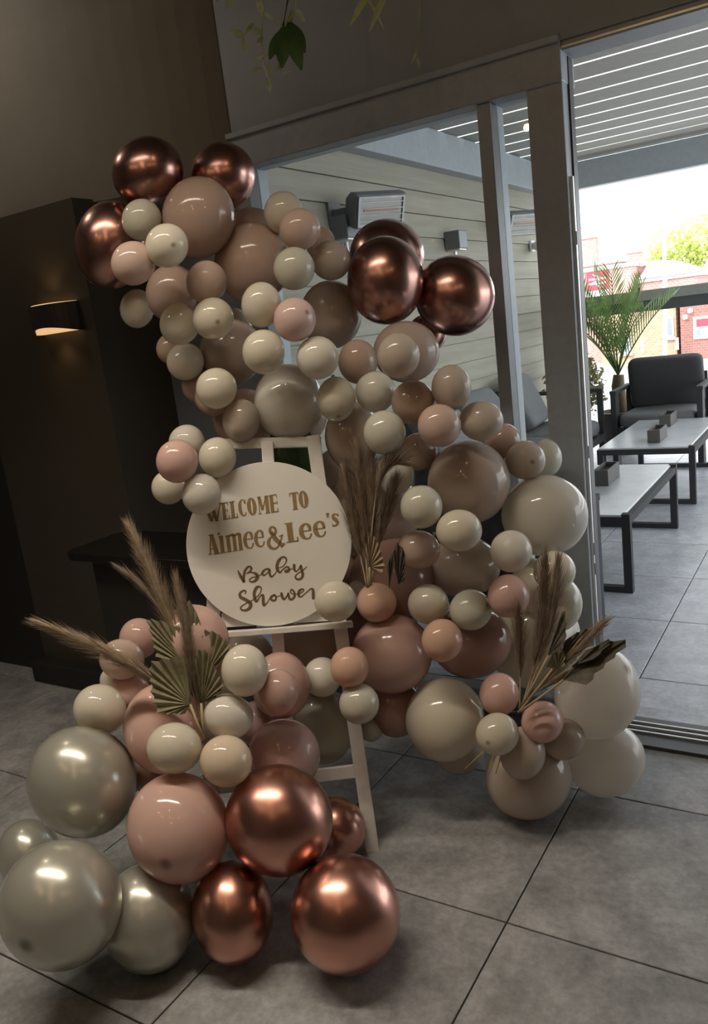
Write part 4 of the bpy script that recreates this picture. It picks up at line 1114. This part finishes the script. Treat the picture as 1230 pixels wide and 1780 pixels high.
for (x0, y0, x1, y1, w) in ((500, 36, 524, 122, 34), (494, 44, 490, 118, 34), (490, 50, 468, 104, 26), (505, 40, 530, 92, 28)):
    mb = MB()
    leaf_blade(mb, at(x0, y0, VD), at(x1, y1, VD - 0.02), w * VD / FOCAL, (toward + Vector((random.uniform(-.3, .3), 0, random.uniform(-.2, .3)))).normalized(), 0.08)
    mb.build('leaf', M['ivy_dark'], bd, smooth=True)
spx = at(645, -20, VD)
sl = empty('strap_leaf_plant', Vector((spx.x, spx.y, 2.93)))
tag(sl, 'pale strap-shaped leaves drooping in at the top centre', 'hanging plant', 'greenery hanging at the top')
MB().tube([Vector((spx.x, spx.y, 2.97)), at(645, -20, VD)], 0.004, 6).build('plant_stem', M['strap'], sl, smooth=True)
for (x0, y0, x1, y1, w) in ((644, -18, 608, 44, 14), (674, -20, 642, 54, 14), (634, -10, 668, 52, 6), (612, -20, 620, -4, 8)):
    mb = MB()
    leaf_blade(mb, at(x0, y0, VD), at(x1, y1, VD), w * VD / FOCAL, toward, 0.1, 8)
    mb.build('leaf', M['strap'], sl, smooth=True)
vine('thin dark twig hanging before the header, top right of centre', [(728, -30), (730, 10), (726, 60), (722, 95), (728, 118)], [(728, 0, 732, 14, 4), (724, 88, 714, 112, 5), (724, 96, 730, 120, 5)], M['ivy'], d=2.4)

bl_ = empty('dark_leaf_sprig', at(505, 840, 2.5))
tag(bl_, 'glossy dark green leaves glimpsed behind the easel top', 'leaves')
MB().tube([at(505, 840, 2.5), at(506, 740, 2.5)], 0.004, 6).build('plant_stem', M['ivy_dark'], bl_)
for (x0, y0, x1, y1, w) in ((504, 735, 498, 850, 60), (520, 735, 535, 840, 50), (488, 740, 478, 840, 50)):
    mb = MB()
    leaf_blade(mb, at(x0, y0, 2.5), at(x1, y1, 2.48), w * 2.5 / FOCAL, (toward + Vector((random.uniform(-.3, .3), 0, random.uniform(-.2, .3)))).normalized(), 0.08)
    mb.build('leaf', M['ivy_dark'], bl_, smooth=True)

# ------------------------------------------------------------------ terrace furniture
def pillow(mb, c, sx, sy, sz, Mx=None, n=10, puff=0.5):
    """soft box cushion: superellipsoid"""
    vs, fs = [], []
    nu, nv = 24, 12
    for j in range(nv + 1):
        v = -math.pi / 2 + math.pi * j / nv
        for i in range(nu):
            u = 2 * math.pi * i / nu
            f = lambda w, e: math.copysign(abs(w) ** e, w)
            p = Vector((sx / 2 * f(math.cos(v), 0.28) * f(math.cos(u), 0.22), sy / 2 * f(math.cos(v), 0.28) * f(math.sin(u), 0.22), sz / 2 * f(math.sin(v), 0.55)))
            p += Vector((0, 0, 0.006 * math.sin(9 * p.x + 4 * p.y)))
            if Mx: p = Mx @ p
            vs.append(Vector(c) + p)
    for j in range(nv):
        for i in range(nu):
            fs.append((j * nu + i, j * nu + (i + 1) % nu, (j + 1) * nu + (i + 1) % nu, (j + 1) * nu + i))
    mb.add(vs, fs)

def coffee_table(label, x0, x1, y0, y1, h=0.40):
    t = empty('coffee_table', ((x0 + x1) / 2, (y0 + y1) / 2, 0))
    tag(t, label, 'table', 'low terrace tables')
    MB().box(x0 + 0.01, x1 - 0.03, y0 - 0.02, y1 + 0.02, h - 0.012, h).build('table_top', M['table_top'], t, bevel=0.003)
    for yy in (y0, y1):
        for xx in (x0 + 0.02, x1 - 0.02):
            MB().box(xx - 0.02, xx + 0.02, yy - 0.02, yy + 0.02, 0, h - 0.012 if xx < x1 - 0.1 else h + 0.004).build('leg', M['frame'], t)
        MB().box(x0 + 0.04, x1 - 0.04, yy - 0.02, yy + 0.02, 0.0, 0.03).build('floor_bar', M['frame'], t)
        MB().box(x0 + 0.04, x1 - 0.04, yy - 0.02, yy + 0.02, h - 0.05, h - 0.012).build('top_bar', M['frame'], t)
    for xx in (x0 + 0.02, x1 - 0.02):
        MB().box(xx - 0.018, xx + 0.018, y0 + 0.02, y1 - 0.02, h - 0.05, h - 0.012).build('side_rail', M['frame'], t)
    return t
coffee_table('low terrace table with pale top nearest the door', -1.56, -0.92, 3.88, 5.08)
coffee_table('low terrace table with pale top before the far armchair', -1.56, -0.91, 5.70, 6.95)

def planter(label, x, y, z, w=0.085, l=0.26, h=0.09, rz=0.0):
    t = empty('planter_box', (x, y, z))
    tag(t, label, 'planter', 'small slate planter boxes on the tables')
    Mx = Matrix.Translation((x, y, z)) @ Matrix.Rotation(rz, 4, 'Z')
    b = MB()
    th = 0.009
    for q in ((-w/2, w/2, -l/2, -l/2 + th), (-w/2, w/2, l/2 - th, l/2), (-w/2, -w/2 + th, -l/2 + th, l/2 - th), (w/2 - th, w/2, -l/2 + th, l/2 - th)):
        b.box(*q, 0, h, Mx)
    b.build('box', M['planter'], t)
    MB().box(-w/2 + th, w/2 - th, -l/2 + th, l/2 - th, 0.0, h * 0.75, Mx).build('soil', M['soil'], t)
    return t
planter('slate planter box on the near table, beside the black post', -1.22, 4.62, 0.40)
planter('slate planter box nearest the door, half hidden by the black post', -1.20, 4.02, 0.40)
planter('slate planter box in the middle of the far table', -1.205, 5.98, 0.40)
planter('slate planter box at the far end of the far table', -1.265, 6.70, 0.40)

def armchair(label, x0, x1, y0, y1, face, arm_h=0.62, cushions=True):
    """face +1: sitter looks along +y, -1: along -y"""
    t = empty('terrace_armchair', ((x0 + x1) / 2, (y0 + y1) / 2, 0))
    tag(t, label, 'armchair', 'charcoal terrace armchairs')
    yf, yb = (y1, y0) if face > 0 else (y0, y1)
    s = 1 if face > 0 else -1
    for xx in (x0, x1 - 0.045):
        lo_, hi_ = sorted((yf, yf - s * 0.12))
        MB().box(xx, xx + 0.045, lo_, hi_, 0, arm_h - 0.03).build('front_leg', M['frame'], t, bevel=0.003)
        lo_, hi_ = sorted((yb, yb + s * 0.05))
        MB().box(xx, xx + 0.045, lo_, hi_, 0, arm_h - 0.03).build('rear_leg', M['frame'], t, bevel=0.003)
        MB().box(xx - 0.005, xx + 0.05, min(y0, y1), max(y0, y1), arm_h - 0.03, arm_h).build('armrest', M['frame'], t, bevel=0.003)
    MB().box(x0 + 0.045, x1 - 0.045, min(y0, y1) + 0.02, max(y0, y1) - 0.02, 0.27, 0.33).build('seat_frame', M['frame'], t)
    lo_, hi_ = sorted((yb + s * 0.01, yb + s * 0.04))
    MB().box(x0 + 0.045, x1 - 0.045, lo_, hi_, 0.33, 0.72).build('back_frame', M['frame'], t)
    c = MB(); pillow(c, ((x0 + x1) / 2, (y0 + y1) / 2 + s * 0.03, 0.39), x1 - x0 - 0.10, abs(y1 - y0) - 0.06, 0.13)
    c.build('seat_cushion', M['cushion_grey'], t, smooth=True)
    c = MB()
    Mx = Matrix.Rotation(math.radians(74) * s, 4, 'X')
    pillow(c, ((x0 + x1) / 2, yb + s * 0.13, 0.66), x1 - x0 - 0.11, 0.46, 0.15, Mx)
    c.build('back_cushion', M['cushion'], t, smooth=True)
    return t
armchair('charcoal armchair beside the black post, its arm just in view', -1.66, -0.945, 2.86, 3.44, 1, 0.61)
armchair('charcoal armchair with thick back cushion at the far end of the terrace', -1.78, -1.05, 6.98, 7.60, -1, 0.655)

sofa = empty('terrace_sofa', (-2.2, 5.8, 0))
tag(sofa, 'grey cushioned terrace sofa along the clad wall', 'sofa')
MB().box(-2.52, -1.84, 4.3, 7.02, 0.24, 0.30).build('seat_frame', M['frame'], sofa)
for yy in (4.32, 5.6, 6.98):
    for xx in (-2.5, -1.865):
        MB().box(xx - 0.022, xx + 0.022, yy - 0.022, yy + 0.022, 0, 0.24 if yy < 6.9 else 0.67).build('leg', M['frame'], sofa)
MB().box(-2.52, -1.84, 6.95, 7.01, 0.66, 0.69).build('armrest', M['frame'], sofa)
MB().box(-2.52, -2.47, 4.3, 7.0, 0.30, 0.62).build('back_frame', M['frame'], sofa)
for k, yc in enumerate((4.75, 5.65, 6.52)):
    c = MB(); pillow(c, (-2.17, yc, 0.37), 0.64, 0.88, 0.15)
    c.build('seat_cushion', M['cushion_grey'], sofa, smooth=True)
for k, (yc, tz, tl) in enumerate(((4.9, 0.02, 62), (5.62, -0.06, 55), (6.5, 0.1, 66))):
    cu = MB()
    Mx = Matrix.Rotation(tz, 4, 'Z') @ Matrix.Rotation(math.radians(tl), 4, 'Y')
    pillow(cu, (-2.36, yc, 0.67), 0.46, 0.60, 0.15, Mx)
    o = cu.build('scatter_cushion', M['cushion_grey'], origin=(-2.36, yc, 0.44), smooth=True)
    tag(o, ['grey cushion on the sofa hidden behind the balloons', 'crumpled grey cushion on the sofa, left of the thin mullion', 'grey cushion on the sofa, between mullion and black post'][k], 'cushion', 'grey sofa cushions')

# ------------------------------------------------------------------ wall fittings on the cladding
def heater(label, x, y, zc, L=0.32, tilt=22):
    t = empty('patio_heater', (x, y, zc))
    tag(t, label, 'heater', 'infrared heaters on the clad wall')
    Mx = Matrix.Translation((x, y, zc)) @ Matrix.Rotation(math.radians(-34), 4, 'Z') @ Matrix.Rotation(math.radians(tilt), 4, 'Y')
    h = 0.19
    prof = [(-0.11, -0.05), (-0.11, 0.05), (-0.05, h / 2), (0.03, h / 2), (0.03, -h / 2), (-0.05, -h / 2)]
    b = MB()
    n = len(prof)
    b.add([Mx @ Vector((px_, -L / 2, pz)) for px_, pz in prof] + [Mx @ Vector((px_, L / 2, pz)) for px_, pz in prof],
          [tuple(range(n)), tuple(range(2 * n - 1, n - 1, -1))] + [(i, n + i, n + (i + 1) % n, (i + 1) % n) for i in range(n)])
    b.build('housing', M['heater_body'], t, bevel=0.012)
    MB().box(0.028, 0.034, -L / 2 + 0.03, L / 2 - 0.03, -h / 2 + 0.022, h / 2 - 0.022, Mx).build('reflector', M['heater_face'], t)
    bz = MB()
    for q in ((-L / 2 + 0.015, L / 2 - 0.015, h / 2 - 0.022, h / 2 - 0.012), (-L / 2 + 0.015, L / 2 - 0.015, -h / 2 + 0.012, -h / 2 + 0.022)):
        bz.box(0.032, 0.044, q[0], q[1], q[2], q[3], Mx)
    for yy in (-L / 2 + 0.02, L / 2 - 0.02):
        bz.box(0.032, 0.044, yy - 0.006, yy + 0.006, -h / 2 + 0.022, h / 2 - 0.022, Mx)
    bz.build('bezel', M['alu'], t)
    for k in range(4):
        zz = -h / 2 + 0.045 + k * 0.034
        MB().box(0.040, 0.044, -L / 2 + 0.025, L / 2 - 0.025, zz - 0.0025, zz + 0.0025, Mx).build('grill_bar', M['alu'], t)
    MB().tube([Mx @ Vector((0.036, -L / 2 + 0.05, 0.01)), Mx @ Vector((0.036, L / 2 - 0.05, 0.01))], 0.006, 8).build('quartz_tube', plain('quartz_tube', (0.7, 0.35, 0.25), 0.2), t)
    MB().bar(Vector((XW + 0.01, y - 0.05, zc + 0.02)), Mx @ Vector((-0.10, 0, 0)), 0.04, 0.04, (0, 0, 1)).build('bracket', M['heater_body'], t)
    MB().box(XW + 0.005, XW + 0.02, y - 0.11, y + 0.02, zc - 0.05, zc + 0.08).build('wall_plate', M['heater_body'], t)
    return t
heater('grey patio heater on the clad wall, above the chrome balloons', -2.32, 4.24, 2.07)
heater('grey patio heater further along, peeking out beside the mullion', -2.36, 6.75, 2.11)
def wall_box(label, y, zc):
    t = empty('wall_spotlight', (XW + 0.01, y, zc))
    tag(t, label, 'wall light', 'boxy lights on the clad wall')
    MB().box(XW + 0.012, XW + 0.13, y - 0.075, y + 0.075, zc - 0.06, zc + 0.07).build('housing', M['heater_body'], t, bevel=0.006)
    MB().box(XW + 0.02, XW + 0.12, y - 0.06, y + 0.06, zc - 0.068, zc - 0.058).build('lens', M['alu'], t)
    MB().tube([(XW + 0.03, y + 0.06, zc - 0.06), (XW + 0.03, y + 0.06, zc - 0.13)], 0.012, 8).build('conduit', M['alu'], t)
wall_box('boxy wall light on the cladding above the right chrome balloon', 5.76, 1.97)
wall_box('boxy wall light on the cladding left of the chrome balloons', 4.20, 2.0)
cc = empty('security_camera', (XW + 0.02, 7.6, 1.98))
tag(cc, 'small white security camera on the far corner of the clad wall', 'camera')
MB().box(XW + 0.01, XW + 0.03, 7.55, 7.65, 1.93, 2.03).build('base', M['white'], cc, bevel=0.004)
cb = MB(); cb.tube([(XW + 0.03, 7.6, 1.98), (XW + 0.10, 7.56, 1.97), (XW + 0.17, 7.52, 1.96)], [0.03, 0.05, 0.045], 14)
cb.build('body', M['white'], cc, smooth=True)
cb = MB(); cb.tube([(XW + 0.168, 7.521, 1.96), (XW + 0.178, 7.515, 1.958)], 0.03, 14)
cb.build('lens', M['black_metal'], cc)

# ------------------------------------------------------------------ palm and shrub at the far end
palm = empty('potted_palm', (-1.90, 7.78, 0))
tag(palm, 'green feathery palm behind the far armchair', 'palm')
MB().lathe([(0.15, 0.0), (0.17, 0.02), (0.20, 0.36), (0.205, 0.38), (0.18, 0.38), (0.175, 0.34)], (-1.90, 7.78, 0), 24).build('pot', M['planter'], palm, smooth=False)
MB().lathe([(0.17, 0.30), (0.02, 0.345)], (-1.90, 7.78, 0), 20).build('soil', M['soil'], palm)
pr = random.Random(5)
MB().tube([(-1.90, 7.78, 0.33), (-1.89, 7.77, 0.5), (-1.90, 7.76, 0.62), (-1.89, 7.76, 0.72)], [0.07, 0.065, 0.06, 0.05], 10).build('trunk', M['bark'], palm, smooth=True)
def frond(c, tip, arch, nl=21, ll=0.25):
    c, tip = Vector(c), Vector(tip)
    mid = (c + tip) / 2 + Vector((0, 0, arch))
    mb = MB()
    pts = [bez(c, mid, tip, i / 12) for i in range(13)]
    mb.tube(pts, [0.009 - 0.0065 * i / 12 for i in range(13)], 5)
    for i in range(nl):
        t = 0.18 + 0.82 * i / (nl - 1)
        p = bez(c, mid, tip, t)
        d = (bez(c, mid, tip, min(1, t + .03)) - bez(c, mid, tip, t - .03)).normalized()
        s = d.cross(Vector((0, 0, 1))).normalized()
        u = s.cross(d).normalized()
        for sg_ in (-1, 1):
            L = ll * (0.55 + 0.6 * math.sin(math.pi * (0.15 + 0.8 * t))) * pr.uniform(0.85, 1.1)
            dr = (d * 0.95 + s * sg_ * 0.62 + u * 0.28 + Vector((0, 0, pr.uniform(-0.1, 0.1)))).normalized()
            q = p + dr * L
            w = d * 0.012
            m_ = p + dr * L * 0.5 + Vector((0, 0, 0.01))
            mb.add([p - w * 0.5, p + w * 0.5, m_ + w, m_ - w, q], [(0, 1, 2, 3), (3, 2, 4)])
    mb.build('frond', M['palm_leaf'], palm)
CR = (-1.895, 7.76, 0.72)
for tip, arch in (((-1.36, 7.55, 1.37), 0.14), ((-1.55, 7.35, 1.30), 0.22), ((-2.12, 7.3, 1.58), 0.12), ((-2.32, 7.45, 1.55), 0.2), ((-2.30, 7.30, 1.30), 0.25), ((-1.85, 7.50, 1.62), 0.05),
                  ((-2.05, 7.70, 1.66), 0.12), ((-1.70, 7.78, 1.45), 0.2), ((-2.22, 7.15, 1.25), 0.22), ((-1.98, 7.15, 1.35), 0.22), ((-2.28, 7.72, 1.72), 0.1), ((-1.62, 7.62, 1.52), 0.10)):
    frond(CR, tip, arch)
for k, (label, cx, cy, cz, r_, h_) in enumerate((('bushy shrub behind the sofa arm, left of the palm trunk', -2.22, 7.45, 0.55, 0.27, 0.55),)):
    s_ = empty('shrub', (cx, cy, 0))
    tag(s_, label, 'shrub', 'shrubs at the far end of the terrace')
    MB().lathe([(0.10, 0.0), (0.13, 0.30), (0.11, 0.30)], (cx, cy, 0), 16).build('pot', M['planter'], s_)
    lf_ = MB()
    for q in range(1500):
        a, e = pr.uniform(0, 2 * math.pi), math.asin(pr.uniform(-0.8, 1))
        rr = pr.uniform(0.55, 1.0)
        p = Vector((cx + r_ * rr * math.cos(e) * math.cos(a), cy + r_ * rr * math.cos(e) * math.sin(a), cz + 0.12 + h_ * 0.6 * rr * math.sin(e)))
        d = Vector((pr.gauss(0, 1), pr.gauss(0, 1), pr.gauss(0, 1))).normalized()
        s2 = d.cross(Vector((pr.gauss(0, 1), pr.gauss(0, 1), pr.gauss(0, 1)))).normalized()
        L = pr.uniform(0.03, 0.07)
        lf_.add([p, p + d * L * 0.5 + s2 * L * 0.3, p + d * L, p + d * L * 0.5 - s2 * L * 0.3], [(0, 1, 2, 3)])
    lf_.build('foliage', M['shrub'], s_)['kind'] = 'stuff'
    MB().tube([(cx, cy, 0.25), (cx, cy, cz + 0.1)], 0.02, 8).build('shrub_stem', M['bark'], s_)

# ------------------------------------------------------------------ station buildings across the street
GZ = -2.3
def building(label, x0, x1, y0, y1, z1, mat, coping=True):
    t = empty('brick_building', ((x0 + x1) / 2, (y0 + y1) / 2, GZ))
    tag(t, label, 'building', 'brick station buildings across the street')
    MB().box(x0, x1, y0, y1, GZ, z1).build('brick_wall', mat, t)
    if coping:
        MB().box(x0 - 0.12, x1 + 0.12, y0 - 0.12, y1 + 0.1, z1, z1 + 0.22).build('coping', M['coping'], t)
    return t
bA = building('tall red brick station end with the red and white rail sign', -14.6, -11.2, 50, 54, 3.05, M['brick'])
bB = building('low pinkish brick station wing with a pale sloping roof', -10.9, -7.75, 50.7, 56, 2.05, M['brick'])
rf = MB()
rf.add([(-10.95, 50.5, 2.27), (-7.6, 50.5, 2.27), (-7.6, 56.2, 2.27), (-10.95, 56.2, 2.27), (-10.7, 53.2, 3.3), (-9.4, 53.2, 3.15)],
       [(0, 1, 5, 4), (1, 2, 5), (2, 3, 4, 5), (3, 0, 4), (0, 3, 2, 1)])
rf.build('roof', M['roof'], bB)
def chimney(parent, x0, x1, y0, z0, z1, mat):
    c = MB().box(x0, x1, y0, y0 + 0.8, z0, z1).build('chimney', mat, parent)
    MB().box(x0 - 0.1, x1 + 0.1, y0 - 0.1, y0 + 0.9, z1, z1 + 0.18).build('chimney_cap', M['coping'], c)
chimney(bA, -11.75, -11.0, 51.5, 3.0, 3.85, M['brick'])
bC = building('distant brick house with a tall chimney above the rail sign', -19, -15.6, 66, 74, 4.0, M['brick'])
chimney(bC, -18.6, -17.4, 66.2, 4.0, 6.1, M['brick'])
bD = building('brown brick wing below the rail with a narrow blue window', -12.3, -8.3, 47, 49.6, 1.1, M['brick_brown'])
bE = building('dark red brick wall with a white poster at the right edge', -8.0, -4.0, 46.5, 50.2, 1.25, M['brick_dark'])
def win_far(parent, x0, x1, y, z0, z1):
    f_ = MB().box(x0, x1, y - 0.06, y + 0.05, z0, z1).build('window', M['white'], parent)
    MB().box(x0 + 0.1, x1 - 0.1, y - 0.08, y - 0.05, z0 + 0.1, z1 - 0.1).build('pane', M['window_far'], f_)
    MB().box(x0 - 0.1, x1 + 0.1, y - 0.16, y, z0 - 0.14, z0).build('sill', M['coping'], f_)
win_far(bD, -8.85, -8.42, 47, -1.05, 0.05)
for x_ in (-10.15, -8.35):
    MB().box(x_, x_ + 0.16, 46.94, 47.0, -1.75, -1.1).build('pipe_cover', M['white'], bD)
win_far(bD, -11.3, -10.7, 47, -1.7, -0.9)
# poster on the dark wall
pb = MB().box(-7.35, -6.1, 46.42, 46.5, -1.25, -0.10).build('poster_board', M['white'], bE)
MB().box(-7.2, -6.2, 46.40, 46.42, -0.62, -0.22).build('poster_red', M['red'], pb)
MB().box(-7.2, -7.0, 46.40, 46.42, -1.05, -0.75).build('poster_block', M['window_far'], pb)
for (x_, z_) in ((-7.5, 0.25), (-7.75, -0.05)):
    lm = MB(); lm.tube([(x_, 46.5, z_), (x_, 46.3, z_)], [0.14, 0.11], 12)
    lm.build('round_lamp', M['white'], bE)

# the red and white station sign, double arrow
sgn = empty('station_sign', (-13.2, 49.9, 1.2))
tag(sgn, 'red sign with a white double arrow above a white panel', 'sign')
MB().box(-13.75, -12.5, 49.86, 49.96, 1.95, 2.98).build('red_panel', M['red'], sgn)
MB().box(-13.85, -12.5, 49.86, 49.96, 0.85, 1.93).build('white_panel', M['white'], sgn)
ar = MB()
def arr(pts_):
    n = len(pts_)
    ar.add([(-13.125 + x, 49.845, 2.46 + y) for x, y in pts_] + [(-13.125 + x, 49.86, 2.46 + y) for x, y in pts_], [tuple(range(n)), tuple(range(2 * n - 1, n - 1, -1))] + [(i, n + i, n + (i + 1) % n, (i + 1) % n) for i in range(n)])
arr([(-0.50, 0.08), (0.50, 0.08), (0.50, 0.18), (-0.50, 0.18)])
arr([(-0.50, -0.18), (0.50, -0.18), (0.50, -0.08), (-0.50, -0.08)])
arr([(-0.28, 0.40), (-0.08, 0.40), (0.24, 0.18), (0.04, 0.18)])
arr([(0.04, 0.08), (0.24, 0.08), (-0.12, -0.08), (-0.32, -0.08)])
arr([(-0.10, -0.18), (0.10, -0.18), (0.34, -0.40), (0.14, -0.40)])
ar.build('double_arrow', M['white'], sgn)

pole = empty('street_pole', (-8.55, 45, GZ))
tag(pole, 'tall white street pole before the station', 'pole')
MB().tube([(-8.55, 45, GZ), (-8.45, 45, 1.0), (-8.38, 45, 4.45)], [0.12, 0.11, 0.09], 12).build('shaft', M['white'], pole, smooth=True)
MB().tube([(-8.38, 45, 4.45), (-8.38, 45, 4.52)], [0.12, 0.05], 12).build('cap', M['coping'], pole)

tree = empty('spring_tree', (-10.4, 66, GZ))
tag(tree, 'yellow green tree rising behind the station roof', 'tree')
MB().tube([(-10.4, 66, GZ), (-10.3, 66, 1.5), (-10.5, 66, 4.0)], [0.3, 0.25, 0.12], 10).build('trunk', M['bark'], tree)
tl = MB()
for q in range(5200):
    lob = pr.choice([(-11.8, 66, 4.3, 1.9), (-9.6, 66, 4.9, 2.0), (-8.0, 66.5, 4.6, 1.8), (-10.7, 65.6, 3.2, 1.9), (-12.6, 66.2, 3.4, 1.3), (-9.2, 65.5, 3.2, 1.7)])
    a, e = pr.uniform(0, 2 * math.pi), math.asin(pr.uniform(-1, 1))
    rr = lob[3] * pr.uniform(0.45, 1.0)
    p = Vector((lob[0] + rr * math.cos(e) * math.cos(a), lob[1] + rr * math.cos(e) * math.sin(a), lob[2] + 0.85 * rr * math.sin(e)))
    d = Vector((pr.gauss(0, 1), pr.gauss(0, 1), pr.gauss(0, 1))).normalized()
    s2 = d.cross(Vector((pr.gauss(0, 1), pr.gauss(0, 1), pr.gauss(0, 1)))).normalized()
    L = pr.uniform(0.15, 0.35)
    tl.add([p, p + d * L * 0.5 + s2 * L * 0.35, p + d * L, p + d * L * 0.5 - s2 * L * 0.35], [(0, 1, 2, 3)])
tl.build('crown', M['tree'], tree)['kind'] = 'stuff'

wh = empty('white_building', (-6.2, 60, GZ))
tag(wh, 'white rendered gable building behind the dark brick wall', 'building')
wg = MB()
gp = [(-8.9, GZ), (-8.9, 2.4), (-8.1, 3.9), (-7.3, 4.55), (-4.0, 4.7), (-2.0, 4.7), (-2.0, GZ)]
n = len(gp)
wg.add([(x, 60, q) for x, q in gp] + [(x, 64, q) for x, q in gp], [tuple(range(n)), tuple(range(2 * n - 1, n - 1, -1))] + [(i, n + i, n + (i + 1) % n, (i + 1) % n) for i in range(n)])
wg.build('rendered_wall', M['white'], wh)
